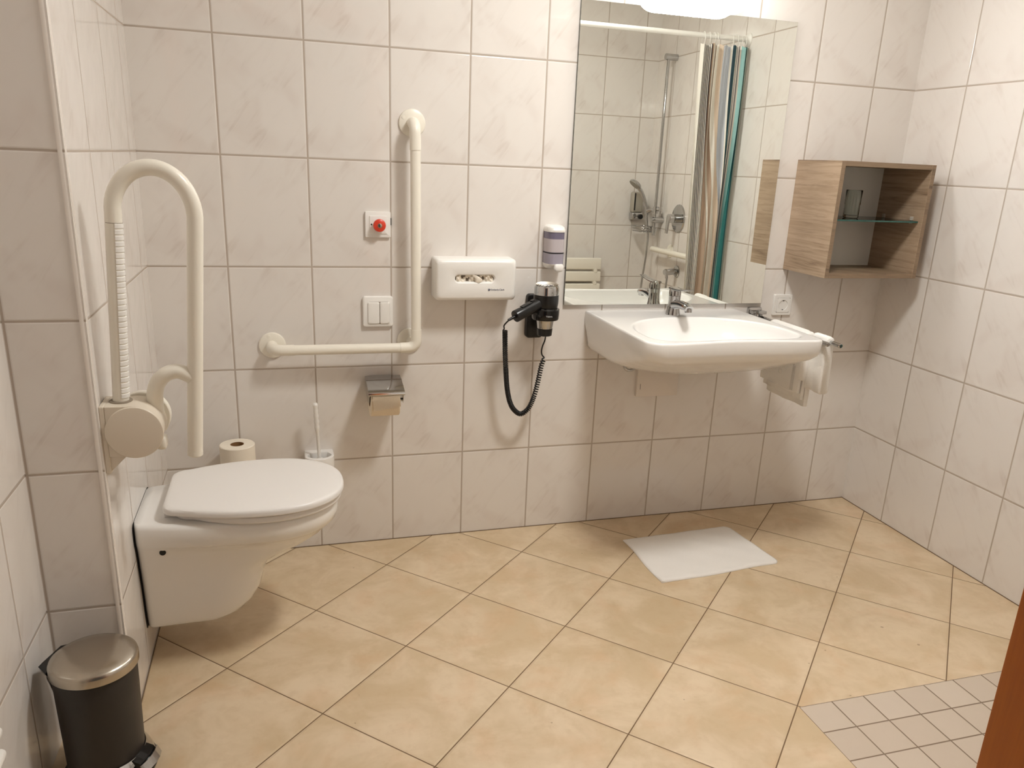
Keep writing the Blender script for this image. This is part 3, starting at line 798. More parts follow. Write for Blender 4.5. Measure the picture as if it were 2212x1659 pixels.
def drape(bm, xa, xb, y0, y1, zt, zb, seed, flare=.006, ny=20, bot=1.0):
    """one hanging leaf of a folded towel: rounded slab, top over the arm, soft rounded lower fold"""
    loops = []
    for j in range(ny+1):
        q = j/ny; y = y0+(y1-y0)*q
        e = min(q, 1-q)*ny
        k = 1.0 if e >= 2 else (.70, .92)[int(e)]
        wob = lambda p: .0016*math.sin(q*6+seed+p)+.0009*math.sin(q*15+2*seed+3*p)
        cx, h = (xa+xb)/2, (xb-xa)/2
        o = []
        m = 10
        for i in range(m+1):                       # left side, bottom to top
            f = i/m; z = zb+h*.6+(zt-h-zb-h*.6)*f
            o.append((cx-(h+flare*.35*(1-f)+wob(f*2))*k, z))
        for i in range(1, 8):
            a = PI-PI*i/8; o.append((cx+(h+wob(1)*.4)*k*math.cos(a), zt-h+h*math.sin(a)*k))
        for i in range(m+1):                       # right side, top to bottom
            f = 1-i/m; z = zb+h*.6+(zt-h-zb-h*.6)*f
            o.append((cx+(h+flare*(1-f)+wob(2+f*2))*k, z))
        hb = h+flare*.7
        for i in range(1, 8):
            a = -PI*i/8; o.append((cx+flare*.3+hb*k*math.cos(a), zb+h*.6+h*.6*math.sin(a)*k*bot+wob(4)))
        loops.append([V((x, y, z)) for x, z in o])
    loft(bm, loops)
bm = B(); drape(bm, 2.9120, 2.9475, -.388, -.470, .8315, .632, 1, .008)
tag(finish(bm, 'hand_towel', M_terry, None, (2.93, -.44, .64), sharp=70), 'white hand towel over the front end of the towel arm', 'towel')
tw2 = thing('hand_towel', 'white hand towel with a woven band, partly hidden behind the basin corner', 'towel', (2.905, -.30, .60))
bm = B(); drape(bm, 2.884, 2.930, -.165, -.400, .835, .66, 2, .0); drape(bm, 2.885, 2.8985, -.165, -.392, .80, .612, 3, .002); drape(bm, 2.8985, 2.9125, -.17, -.396, .80, .590, 4, .004); drape(bm, 2.9125, 2.9285, -.175, -.400, .80, .566, 5, .006)
finish(bm, 'cloth', M_terry, tw2, sharp=70)
bm = B()
for k in range(50):
    z = .620+.15*k/49
    for yy in (-.366, -.356):
        box(bm, 2.8808, 2.8850, yy-.0032, yy+.0032, z, z+.0019, .0004, 1)
finish(bm, 'woven_band', M_terry, tw2, smooth=False)
bm = B()
for (yy, zz, rr_) in ((-.285, .705, .016), (-.285, .705, .009), (-.322, .692, .012), (-.250, .697, .012), (-.285, .668, .010)):
    ring(bm, (2.8855, yy, zz), (2.8822, yy, zz), rr_, rr_-.0028, 20)
finish(bm, 'embossed_motif', M_terry, tw2)

# ------------------------------------------------------------------ wall cabinet
t = thing('wall_cabinet', 'open wood-grain wall cabinet with a glass shelf in the right corner', 'cabinet', (3.2325, 0, .993))
CX0, CX1, CY, CZ0, CZ1, TB = 3.034, 3.4300, -.250, .993, 1.392, .017
for x in (CX0, CX1-TB):
    bm = B(); box(bm, x, x+TB, CY, -.0005, CZ0, CZ1, .0006, 1); o = finish(bm, 'side_panel', [M_wood, M_wood_dk], t, smooth=False)
    for p in o.data.polygons:
        if p.normal.y < -.9: p.material_index = 1
for z in (CZ0, CZ1-TB):
    bm = B(); box(bm, CX0+TB, CX1-TB, CY, -.0005, z, z+TB, .0006, 1); finish(bm, 'bottom_panel' if z == CZ0 else 'top_panel', M_wood_dk, t, smooth=False)
bm = B(); box(bm, CX0+TB, CX1-TB, -.010, -.004, CZ0+TB, CZ1-TB); finish(bm, 'back_panel', M_backpanel, t, smooth=False)['label'] = 'white back panel'
bm = B(); box(bm, CX0+TB+.001, CX1-TB-.001, -.231, -.0105, 1.1905, 1.1965, .0004, 1); gs = finish(bm, 'glass_shelf', [M_glass, M_glass_edge], t, smooth=False)
for p in gs.data.polygons:
    if abs(p.normal.z) < .5: p.material_index = 1
for x, y in ((CX1-TB, -.20), (CX1-TB, -.055), (CX0+TB, -.055), (CX0+TB, -.20)):
    s = 1 if x > 3.2 else -1
    bm = B(); cyl(bm, (x, y, 1.1875), (x-s*.012, y, 1.1875), .0028, seg=12); box(bm, min(x, x-s*.007), max(x, x-s*.007), y-.006, y+.006, 1.1970, 1.211, .001, 1); finish(bm, 'shelf_pin', P('clear_shelf_pin', (190, 182, 170), .2), t)
# tumbler on the shelf
bm = B()
Tx, Ty, Tz = 3.203, -.125, 1.1967
lathe(bm, [(.0, 0), (.022, 0), (.0252, .001), (.0268, .004), (.0266, .046), (.0282, .051), (.0274, .056), (.0276, .070), (.0288, .096), (.0282, .0985), (.0272, .097), (.0260, .058), (.0250, .05), (.0250, .012), (.0, .010)], (Tx, Ty, Tz), (0, 0, 1), 40, False, False)
tag(finish(bm, 'drinking_glass', M_tumbler, None, (Tx, Ty, Tz), sharp=40), 'clear drinking glass standing on the cabinet shelf', 'glass')

# ------------------------------------------------------------------ power socket
t = thing('power_socket', 'square white power socket on the back wall below the cabinet', 'socket', (3.051, 0, .8545))
bm = B()
def ringplate(bm, cx, cz, y0, y1, w, h, r, icx, icz, iw, ih, ir):
    O = lambda k, y: [V((cx+a, y, cz+b_)) for a, b_ in rrect(w-2*k, h-2*k, r)]
    I = lambda k, y: [V((icx+a, y, icz+b_)) for a, b_ in rrect(iw+2*k, ih+2*k, ir)]
    lp = [O(0, y0), O(0, y1+.0015), O(.0015, y1), I(.0006, y1), I(0, y1+.0006), I(0, y0), O(0, y0)]
    loft(bm, lp, False, False); bmesh.ops.remove_doubles(bm, verts=bm.verts, dist=1e-6)
ringplate(bm, 3.051, .8545, -.0002, -.009, .0805, .0805, .003, 3.053, .8535, .057, .057, .002)
finish(bm, 'frame', M_white, t)
bm = B()
prof_r = .0195
# insert with a round recess
def sq(k, y, h=.028):
    out = []
    for i in range(48):
        a_ = 2*PI*(i+.5)/48; c_, s_ = math.cos(a_), math.sin(a_); f_ = (h-k)/max(abs(c_), abs(s_)); out.append(V((3.053+c_*f_, y, .8535+s_*f_)))
    return out
def circ(r, y): return [V((3.053+r*math.cos(2*PI*(i+.5)/48), y, .8535+r*math.sin(2*PI*(i+.5)/48))) for i in range(48)]
loft(bm, [sq(0, -.0075), sq(0, -.0100), sq(.0005, -.0105), circ(.0205, -.0105), circ(.0196, -.0098), circ(.0193, -.0012), circ(.0005, -.0010)], True, True)
finish(bm, 'insert', M_white, t)
for dx in (-.0095, .0095):
    bm = B(); lathe(bm, [(.0026, 0), (.0026, .0006)], (3.053+dx, -.0012, .8535), (0, -1, 0), 14); finish(bm, 'contact_hole', M_dark, t)
for s in (-1, 1):
    bm = B(); box(bm, 3.0505, 3.0555, -.0098, -.0012, .8535+s*.0178-.0012, .8535+s*.0178+.0012); finish(bm, 'earth_clip', M_dark, t)

# ------------------------------------------------------------------ hair dryer in its wall holder
t = thing('hair_dryer_holder', 'black wall bracket with a ring carrying the hair dryer', 'holder', (2.04, 0, .80))
DX, DY = 2.0515, -.098
bm = B(); plate_y(bm, 2.040, .8255, -.0003, -.024, .062, .155, .012, .006); finish(bm, 'wall_mount', M_black, t)
bm = B(); box(bm, 2.026, 2.062, -.062, -.022, .832, .866, .004); finish(bm, 'bracket_arm', M_black, t)
bm = B(); lathe(bm, [(.0385, .831), (.0445, .831), (.0465, .834), (.0475, .852), (.0475, .866), (.045, .869), (.040, .869), (.0385, .866), (.0385, .831)], (DX, DY, 0), (0, 0, 1), 44, False, False); rg = finish(bm, 'ring', M_gloss_black, t)
def text_arc(parent):
    o = text_part('lettering', 'Valera', .0088, M_silver_ink, parent, (DX-.0130, DY, .8455), (PI/2, 0, 0))
    RR = .0479
    for v in o.data.vertices:        # wrap the word around the ring
        x = v.co.x+OFF[parent.name].x-DX; r_ = RR-(v.co.y+OFF[parent.name].y-DY); a_ = x/RR
        v.co.x = DX+r_*math.sin(a_)-OFF[parent.name].x; v.co.y = DY-r_*math.cos(a_)-OFF[parent.name].y
    return o
text_arc(rg)
bm = B()
tb = smooth_path([(2.0585, -.092, .7755), (2.0575, -.090, .755), (2.052, -.086, .735), (2.0495, -.083, .716), (2.053, -.081, .700), (2.0625, -.080, .690)], 6)
# coiled lead: helix about a hanging curve
core = smooth_path([(2.061, -.080, .686), (2.0535, -.079, .662), (2.047, -.077, .62), (2.0395, -.075, .575), (2.0295, -.073, .535), (2.014, -.072, .502), (1.987, -.072, .4835), (1.960, -.074, .502), (1.9425, -.077, .535), (1.9305, -.080, .585), (1.9225, -.084, .65), (1.9165, -.088, .715), (1.9125, -.094, .765), (1.909, -.102, .795)], 26)
ds = [0.0]
for a, b_ in zip(core, core[1:]): ds.append(ds[-1]+(b_-a).length)
tot = ds[-1]
def at(s):
    s = max(0, min(tot, s)); i = 0
    lo_, hi_ = 0, len(ds)-1
    while hi_-lo_ > 1:
        mi = (lo_+hi_)//2
        if ds[mi] <= s: lo_ = mi
        else: hi_ = mi
    q = (s-ds[lo_])/max(1e-9, ds[hi_]-ds[lo_]); return core[lo_].lerp(core[hi_], q), (core[hi_]-core[lo_]).normalized()
# tighter coils where the lead sags
coil = []; s = 0.0; ph = 0.0; stp = 12
while s < tot:
    p, d = at(s); u, w = frame_of(d, V((0, 1, 0)))
    coil.append(p+u*(.0070)*math.cos(ph)+w*.0070*math.sin(ph))
    q = s/tot; pitch = .0088 if q < .25 else (.0052 if .38 < q < .75 else .0066)
    ph += 2*PI/stp; s += pitch/stp
tube(bm, tb+coil[6:], .0026, 7)
tl = smooth_path([coil[-1], V((1.903, -.112, .803)), V((1.899, -.124, .816)), V((1.905, -.140, .832)), V((1.9085, -.147, .8375))], 6)
tube(bm, tl, .0026, 8)
finish(bm, 'coiled_lead', M_black, t, sharp=80)
t = thing('hair_dryer', 'black and chrome hair dryer resting in the wall ring left of the basin', 'hair dryer', (DX, DY, .80))
bm = B(); lathe(bm, [(.0385, .8705), (.0405, .876), (.0425, .888), (.0432, .902), (.0432, .916)], (DX, DY, 0), (0, 0, 1), 44); finish(bm, 'motor_body', M_black, t)
bm = B(); lathe(bm, [(.0434, .9162), (.0428, .9165), (.042, .940), (.0395, .9455), (.030, .951), (.016, .9545), (.0, .9555)], (DX, DY, 0), (0, 0, 1), 44, True, False); cp = finish(bm, 'intake_cap', M_chrome, t)
bm = B()
for k in range(9):
    yy = -.032+.008*k; xw = math.sqrt(max(0, .0385**2-yy*yy))
    pts = [(DX+xw*(2*i/12-1), DY+yy, .9468+.0098*math.sqrt(max(0, 1-((xw*(2*i/12-1))**2+yy*yy)/.0400**2))) for i in range(13)]
    tube(bm, pts, .0013, 6)
finish(bm, 'intake_grille', M_satin, cp)
bm = B(); lathe(bm, [(.0255, .7995), (.0265, .80), (.0310, .8300), (.0375, .8480), (.0380, .8702)], (DX, DY, 0), (0, 0, 1), 40); finish(bm, 'nozzle', M_chrome, t)
bm = B(); lathe(bm, [(.0235, .774), (.0255, .7755), (.0275, .7990), (.0262, .7994)], (DX, DY, 0), (0, 0, 1), 40); finish(bm, 'nozzle_tip', M_black, t)
hd = V((-.8778, -.3460, -.3300)).normalized()
h0 = V((DX, DY, .896))+hd*.036; h1 = h0+hd*.102
bm = B(); lathe(bm, [(.0215, 0), (.0205, .02), (.0198, .06), (.0205, .10), (.0198, .1022), (.012, .1028)], h0, hd, 32); hn = finish(bm, 'handle', M_black, t)
u, w = frame_of(hd)
up = V((0, 0, 1))-hd*hd.z; up.normalize(); sdv = hd.cross(up)
bm = B()
for a0_, a1_ in ((.028, .070),):
    lo = []
    for q in (a0_, a1_):
        c = h0+hd*q; lo.append([c+up*.0202+sdv*.009, c+up*.0222+sdv*.007, c+up*.0222-sdv*.007, c+up*.0202-sdv*.009])
    loft(bm, lo)
lo = []
for q in (.012, .026): c = h0+hd*q; lo.append([c+up*.020+sdv*.008, c+up*.0245+sdv*.006, c+up*.0245-sdv*.006, c+up*.020-sdv*.008])
loft(bm, lo)
finish(bm, 'switch', M_gloss_black, hn, smooth=False)
bm = B(); tube(bm, [h1+hd*.0, h1+hd*.015, h1+hd*.030], [.0062, .005, .0042], 14); finish(bm, 'cord_sleeve', M_black, hn)

# ------------------------------------------------------------------ toilet brush set
t = thing('toilet_brush_holder', 'white ceramic wall-mounted brush cup behind the toilet lid', 'brush holder', (1.287, 0, .25))
bm = B()
def cup(w, d, z, y0=-.0002, n=32):
    out = []
    o = rrect(w, 2*d, .012 if d < .02 else min(w, d)*.75, 8)
    pts = [(-w/2, 0), (-w/2, -d*.55)]
    for k in range(1, 16):
        a = PI+PI*k/16; pts.append((w/2*math.cos(a), -d*.55+d*.45*math.sin(a)))
    pts += [(w/2, -d*.55), (w/2, 0)]
    return [V((1.287+a, y0+b_, z)) for a, b_ in pts]
def hole(r, z, n=19, cy=-.050):
    base = cup(.098, .096, z); return [V((1.287+r*math.cos(math.atan2(p.y-cy, p.x-1.287)), cy+.80*r*math.sin(math.atan2(p.y-cy, p.x-1.287)), z)) for p in base]
loft(bm, [cup(.078, .078, .245), cup(.092, .09, .252), cup(.097, .095, .28), cup(.098, .096, .355), cup(.096, .094, .3635), cup(.090, .089, .3655), hole(.0405, .3655), hole(.0385, .361), hole(.036, .30), hole(.03, .262)])
finish(bm, 'cup', M_ceramic, t, sharp=50)
t = thing('toilet_brush', 'white toilet brush with a beaded handle standing in the ceramic cup', 'toilet brush', (1.287, -.055, .27))
bt, bb = V((1.2785, -.068, .556)), V((1.289, -.052, .30)); bd = (bb-bt).normalized()
prof = [(.0, 0), (.006, .001), (.0086, .005), (.0088, .010), (.0074, .017), (.0078, .026), (.0086, .031), (.0070, .036), (.0088, .043), (.0090, .049), (.0070, .0565), (.0090, .064), (.0090, .069), (.0070, .0765), (.0088, .084), (.0088, .092), (.0066, .1005), (.0060, .104), (.0056, .16), (.0064, .196), (.0075, .20), (.0105, .201), (.0105, .205), (.006, .207), (.006, (bb-bt).length)]
bm = B(); lathe(bm, prof, bt, bd, 20, False); finish(bm, 'handle', M_white, t, sharp=60)
bm = B(); lathe(bm, [(.008, 0), (.026, .004), (.028, .02), (.024, .032), (.01, .034)], bb-bd*.004+V((0, 0, 0)), V((0, 0, -1)), 24); finish(bm, 'brush_head', M_white, t)

# ------------------------------------------------------------------ spare roll
t = thing('spare_roll_peg', 'small chrome wall peg under the spare roll behind the toilet', 'roll holder', (1.029, 0, .32))
bm = B(); box(bm, 1.019, 1.039, -.004, -.0005, .305, .345, .002); box(bm, 1.022, 1.036, -.085, -.003, .322, .330, .002); lathe(bm, [(.030, 0), (.030, .003), (.008, .004), (.008, .085), (.006, .087)], (1.029, -.078, .3295), (0, 0, 1), 24)
finish(bm, 'peg', M_chrome, t)
t = thing('spare_toilet_roll', 'full white toilet roll standing upright behind the toilet lid', 'toilet paper', (1.029, -.078, .333))
bm = B(); ring(bm, (1.029, -.078, .3335), (1.029, -.078, .431), .0545, .0215, 48); finish(bm, 'paper', M_paper, t, sharp=40)
bm = B(); ring(bm, (1.029, -.078, .3337), (1.029, -.078, .4305), .0217, .0205, 32); finish(bm, 'core', M_card, t)

# ------------------------------------------------------------------ pedal bin
PX, PY = .770, -.985
t = thing('pedal_bin', 'dark grey pedal bin with a brushed steel lid in the left corner', 'bin', (PX, PY, 0))
bm = B(); lathe(bm, [(.074, .012), (.0775, .014), (.0815, .20), (.0825, .268), (.0815, .270)], (PX, PY, 0), (0, 0, 1), 56); finish(bm, 'bin_body', M_bin, t)
bm = B(); lathe(bm, [(.088, 0), (.0895, .002), (.0895, .010), (.086, .0125), (.074, .0135)], (PX, PY, 0), (0, 0, 1), 56); finish(bm, 'base_ring', M_black, t)
bm = B(); lathe(bm, [(.083, .2705), (.0872, .271), (.0875, .286), (.0862, .2915), (.081, .2955), (.065, .3010), (.045, .3045), (.02, .3065), (.0, .307)], (PX, PY, 0), (0, 0, 1), 64, True, False); finish(bm, 'bin_lid', M_satin, t, sharp=50)
bm = B(); lathe(bm, [(.0822, .264), (.0832, .2645), (.0832, .2708), (.082, .271)], (PX, PY, 0), (0, 0, 1), 56); finish(bm, 'rim_gasket', M_black, t)
# rear hinge and the lever down the back
pd = V((.93, -.36, 0)).normalized(); ps = V((-pd.y, pd.x, 0)); C0 = V((PX, PY, 0))
bm = B()
lo = []
for zz, hw, ro in ((.240, .020, .094), (.262, .030, .100), (.280, .036, .101), (.288, .030, .094)):
    lo.append([C0-pd*.070+ps*hw*1.6+V((0, 0, zz)), C0-pd*ro+ps*hw+V((0, 0, zz)), C0-pd*ro-ps*hw+V((0, 0, zz)), C0-pd*.070-ps*hw*1.6+V((0, 0, zz))])
loft(bm, lo); finish(bm, 'rear_hinge', M_gloss_black, t, smooth=False)
bm = B(); tube(bm, smooth_path([C0-pd*.098-ps*.012+V((0, 0, .262)), C0-pd*.099-ps*.018+V((0, 0, .244)), C0-pd*.09-ps*.022+V((0, 0, .225)), C0-pd*.0825-ps*.02+V((0, 0, .19))], 6), .0018, 8); finish(bm, 'carry_wire', M_chrome, t)
# pedal foot: chrome bowed skirt around the front and a pedal opening
bm = B(); lo = []
for k in range(25):
    a = math.radians(-68+136*k/24); dr = pd*math.cos(a)+ps*math.sin(a)
    o = []
    for rr_, zz in ((.0805, .052), (.085, .046), (.091, .036), (.0965, .022), (.0975, .009), (.095, .006), (.086, .007), (.079, .04)):
        o.append(C0+dr*rr_+V((0, 0, zz)))
    lo.append(o)
loft(bm, lo); finish(bm, 'foot_skirt', M_chrome, t, sharp=50)
bm = B(); lo = []
for k in range(25):
    a = math.radians(-72+144*k/24); dr = pd*math.cos(a)+ps*math.sin(a)
    lo.append([C0+dr*rr_+V((0, 0, zz)) for rr_, zz in ((.088, .0005), (.1015, .0005), (.102, .006), (.0985, .0095), (.088, .0085))])
loft(bm, lo); finish(bm, 'foot_rim', M_black, t, sharp=50)
bm = B()
lo = []
for q in (-.030, -.015, 0, .015, .030):
    f_ = 1-(q/.034)**2
    lo.append([C0+pd*.076+ps*q+V((0, 0, .030)), C0+pd*.076+ps*q+V((0, 0, .050+.004*f_)), C0+pd*(.092+.004*f_)+ps*q+V((0, 0, .046)), C0+pd*(.098+.006*f_)+ps*q+V((0, 0, .032))])
loft(bm, lo); finish(bm, 'pedal_recess', M_gloss_black, t, smooth=False)
bm = B()
lo = []
for q in (-.034, -.017, 0, .017, .034):
    f_ = 1-(q/.036)**2
    lo.append([C0+pd*(.094+.006*f_)+ps*q+V((0, 0, .0425)), C0+pd*(.098+.006*f_)+ps*q+V((0, 0, .0445)), C0+pd*(.107+.008*f_)+ps*q+V((0, 0, .028)), C0+pd*(.103+.008*f_)+ps*q+V((0, 0, .027))])
loft(bm, lo); finish(bm, 'pedal', M_chrome, t, sharp=40)

# ------------------------------------------------------------------ towel radiator on the far left wall (only tube ends reach the picture)
t = thing('towel_radiator', 'white tubular towel radiator on the left wall nearest the door', 'radiator', (.70, -1.58, .12))
for k in range(22):
    z = .170+.0455*k+(.09 if k > 9 else 0)
    if z > 1.28: break
    bm = B(); y0 = -1.334
    lathe(bm, [(.0, 0), (.006, .001), (.0095, .004), (.011, .010), (.011, .52), (.0095, .526), (.006, .529), (0, .53)], (.703, y0, z), (0, -1, 0), 16, False, False); finish(bm, 'heating_tube', M_white, t)
for y in (-1.41, -1.79):
    bm = B(); box(bm, .668, .690, y-.017, y+.017, .12, 1.30, .004); finish(bm, 'header_tube', M_white, t)
    for z in (.25, 1.2):
        bm = B(); cyl(bm, (XL2+.0002, y, z), (.674, y, z), .009, seg=14); finish(bm, 'wall_stay', M_white, t)

# ------------------------------------------------------------------ bath mat on the floor
bm = B()
A_, B_, C_, D_ = V((2.374, -.190, 0)), V((2.833, -.162, 0)), V((2.868, -.470, 0)), V((2.378, -.512, 0))
nu, nv = 44, 30
def mat_pt(u_, v_):
    # rounded corners on the right-hand side
    p = (A_*(1-u_)+B_*u_)*(1-v_)+(D_*(1-u_)+C_*u_)*v_
    if u_ > .94:
        e = (u_-.94)/.06; vv = abs(v_-.5)*2
        if vv > .86: p = p+V((-.016*e*((vv-.86)/.14)**2, 0, 0))
    p.y += .004*math.sin(u_*9+1)*(v_-.3); p.x += .003*math.sin(v_*7)*(1-u_)
    return p
def mat_h(u_, v_): return .0075+.0012*math.sin(u_*11+v_*5)+.0009*math.sin(u_*23-v_*17)+.007*max(0, 1-math.hypot(u_*1.6, (1-v_)*1.8)/.3)**1.2
layers = []
for lay in (0, 1):
    g_ = [[None]*(nv+1) for _ in range(nu+1)]
    for i in range(nu+1):
        for k in range(nv+1):
            p = mat_pt(i/nu, k/nv); z = mat_h(i/nu, k/nv) if lay else .0006
            e = min(i, nu-i, k, nv-k)
            if lay and e == 0: z *= .62
            g_[i][k] = bm.verts.new((p.x, p.y, z))
    layers.append(g_)
    for i in range(nu):
        for k in range(nv): bm.faces.new((g_[i][k], g_[i+1][k], g_[i+1][k+1], g_[i][k+1]))
bord = [(i, 0) for i in range(nu)]+[(nu, k) for k in range(nv)]+[(i, nv) for i in range(nu, 0, -1)]+[(0, k) for k in range(nv, 0, -1)]
for (a, b_), (c, d_) in zip(bord, bord[1:]+bord[:1]):
    bm.faces.new((layers[0][a][b_], layers[0][c][d_], layers[1][c][d_], layers[1][a][b_]))
tag(finish(bm, 'bath_mat', M_mat, None, (2.61, -.33, 0), sharp=80), 'folded white cotton bath mat lying on the beige floor tiles', 'bath mat')

# ------------------------------------------------------------------ shower corner (seen in the mirror)
t = thing('curtain_rail', 'white tubular shower curtain rail reflected high in the mirror', 'curtain rail', (XR, -1.267, 1.985))
bm = B(); tube(bm, arcpath([(XR-.004, -1.267, 1.985), (2.455, -1.267, 1.985), (2.455, YF-.038, 1.985)], .12, 10), .0125, 16); finish(bm, 'rail', M_white, t, sharp=60)
bm = B(); lathe(bm, [(.032, 0), (.032, .004), (.022, .012), (.014, .020)], (XR-.0002, -1.267, 1.985), (-1, 0, 0), 28); finish(bm, 'wall_flange', M_white, t)
bm = B(); lathe(bm, [(.032, 0), (.032, .004), (.022, .012), (.014, .020)], (2.455, YF-.0398, 1.985), (0, 1, 0), 28); finish(bm, 'wall_flange', M_white, t)

t = thing('shower_curtain', 'striped black, brown and teal shower curtain bunched at the shower wall', 'shower curtain', (3.36, -1.267, .2))
WH, BK, BR, BE, TE, DT, NV = (236, 230, 220), (52, 48, 58), (176, 152, 132), (212, 192, 172), (44, 124, 124), (24, 76, 82), (30, 58, 68)
def pat(*seq): return [c for c, n in seq for _ in range(n)]
bands = [ # colours of the columns, share of the visible width at the top, lower down
    (pat((WH, 10)), 6, 5), (pat(*[x for _ in range(11) for x in ((BK, 2), (WH, 3))], (BK, 2)), 17, 27), (pat((BR, 16)), 3, 14), (pat((WH, 6)), 3, 3), (pat((BR, 12)), 4, 9),
    (pat((WH, 12)), 7, 8), (pat((BE, 12)), 7, 9), (pat(*[x for _ in range(9) for x in (((150, 158, 176), 1), ((208, 210, 214), 2))], (WH, 4)), 20, 3), (pat((NV, 8), (DT, 4)), 8, 2),
    (pat(*[x for _ in range(4) for x in (((110, 104, 108), 2), (WH, 3))]), 11, 2), (pat(((146, 188, 186), 10)), 7, 3), (pat((TE, 20), (DT, 5)), 3, 14), (pat(((200, 208, 198), 8)), 4, 4), (pat(((96, 110, 112), 3), (WH, 5)), 3, 3)]
cols = [c for bnd in bands for c in bnd[0]]
ncol = len(cols)
bm = B(); rows = 44; vs = []
clay = bm.loops.layers.float_color.new('stripe')
def sstep(x, a_, b_): x = max(0, min(1, (x-a_)/(b_-a_))); return x*x*(3-2*x)
for r_ in range(rows+1):
    q = r_/rows; z = 1.945-q*1.76; k_ = sstep(q, .08, .62)
    xa, xb = 3.216+.040*sstep(q, 0, .8), 3.4935-.004*q
    ws = [a_*(1-k_)+b_*k_ for _, a_, b_ in bands]; tot_w = sum(ws); x = xa; row = []
    for bi, (cs, _, _) in enumerate(bands):
        wpx = ws[bi]/tot_w*(xb-xa); n_ = len(cs)
        fold = max(0.0, 1-wpx/(n_*.0018))            # squeezed bands run back in a fold
        for i in range(n_+(1 if bi == len(bands)-1 else 0)):
            f = i/n_
            u_ = (x+wpx*f-xa)/(xb-xa)
            y = -1.240+.010*math.sin(u_*30+q*1.5)-.034*fold*math.sin(PI*f)+.004*math.sin(q*9+u_*7)
            row.append(bm.verts.new((min(x+wpx*f, XR-.003), y, z-(.004*math.sin(u_*44) if r_ == 0 else 0))))
        x += wpx
    vs.append(row)
for r_ in range(rows):
    for i in range(ncol):
        f_ = bm.faces.new((vs[r_][i], vs[r_][i+1], vs[r_+1][i+1], vs[r_+1][i]))
        for lp in f_.loops: lp[clay] = lin(cols[i])
m, nt, N, L, b = new_mat('striped_curtain_fabric')
at_ = N.new('ShaderNodeAttribute'); at_.attribute_name = 'stripe'
nz = N.new('ShaderNodeTexNoise'); nz.inputs['Scale'].default_value = 600
bp = N.new('ShaderNodeBump'); bp.inputs['Strength'].default_value = .15; bp.inputs['Distance'].default_value = .001
L.new(nz.outputs['Fac'], bp.inputs['Height']); L.new(bp.outputs['Normal'], b.inputs['Normal'])
L.new(at_.outputs['Color'], b.inputs['Base Color']); b.inputs['Roughness'].default_value = .8
finish(bm, 'curtain_cloth', m, t, sharp=80)
for x in (3.245, 3.275, 3.300, 3.318, 3.405, 3.428, 3.448, 3.470):
    bm = B(); ang = random.uniform(-.25, .25)
    pts = [(x+.022*math.sin(ang)*math.cos(2*PI*k/24), -1.267+.022*math.cos(ang)*math.cos(2*PI*k/24), 1.972+.030*math.sin(2*PI*k/24)) for k in range(25)]
    tube(bm, pts, .0016, 8); finish(bm, 'curtain_ring', M_white, t)

# hand shower on its rail
bx, by = 3.442, -2.043
t = thing('shower_rail', 'chrome vertical shower rail in the corner reflected in the mirror', 'shower rail', (bx, by, 1.04))
bm = B(); cyl(bm, (bx, by, 1.045), (bx, by, 1.99), .0095, seg=20); finish(bm, 'bar', M_chrome, t)
for z in (1.985, 1.045):
    bm = B(); cyl(bm, (XR-.0002, by, z), (bx-.020, by, z), .0185, seg=28); finish(bm, 'bracket', M_chrome, t)
bm = B(); cyl(bm, (bx, by, 1.085), (bx, by, 1.125), .017, seg=20); tube(bm, [(bx, by, 1.108), (bx-.012, by-.030, 1.103), (bx-.024, by-.055, 1.094)], [.011, .010, .015], 14); lathe(bm, [(.0, -.018), (.012, -.016), (.014, 0), (.012, .012), (0, .014)], (bx+.012, by+.020, 1.112), (.3, 1, 0), 16, False, False); finish(bm, 'slider', M_chrome, t)
t = thing('hand_shower', 'chrome and grey hand shower clipped to the rail, seen in the mirror', 'hand shower', (bx-.03, by-.06, 1.08))
hs = [V((bx-.027, by-.062, 1.068)), V((bx-.034, by-.066, 1.115)), V((bx-.047, by-.073, 1.165)), V((bx-.064, by-.082, 1.205)), V((bx-.082, by-.092, 1.232))]
bm = B(); tube(bm, smooth_path(hs, 6), [.0105+.004*abs(k/24-.35) for k in range(25)], 16); finish(bm, 'handle', M_chrome, t, sharp=60)
hdn = V((-.50, .02, -.62)).normalized()
hc = V((bx-.102, by-.100, 1.254))
bm = B(); lathe(bm, [(.0, -.018), (.02, -.017), (.036, -.010), (.043, 0), (.043, .006)], hc, hdn, 36, False); finish(bm, 'head', M_chrome, t, sharp=50)
bm = B(); lathe(bm, [(.042, .0062), (.041, .010), (.02, .011), (.0, .011)], hc, hdn, 36, True, False); finish(bm, 'spray_face', P('grey_spray_face', (150, 146, 136), .5), t)
bm = B()
hose = smooth_path([hs[0], V((bx-.022, by-.058, 1.02)), V((bx-.012, by-.050, .93)), V((bx-.016, by-.05, .80)), V((bx-.03, by-.05, .62)), V((bx-.045, by-.02, .45)), V((3.40, -1.97, .33)), V((3.39, -1.86, .31)), V((3.392, -1.77, .40)), V((3.402, -1.745, .55)), V((3.4085, -1.742, .69)), V((3.410, -1.742, .735))], 14)
tube(bm, hose, .0068, 12); finish(bm, 'hose', M_chrome, t, sharp=80)
t = thing('hose_outlet', 'chrome hose elbow on the shower wall reflected above the tap', 'hose connector', (XR, -1.79, .755))
bm = B(); lathe(bm, [(.036, 0), (.035, .006), (.018, .009)], (XR-.0002, -1.79, .757), (-1, 0, 0), 32); finish(bm, 'rosette', M_chrome, t)
bm = B(); lathe(bm, [(.0165, 0), (.019, .03), (.020, .085), (.017, .092)], (XR-.008, -1.79, .757), V((-1, .32, -.02)), 24); finish(bm, 'elbow', M_chrome, t)
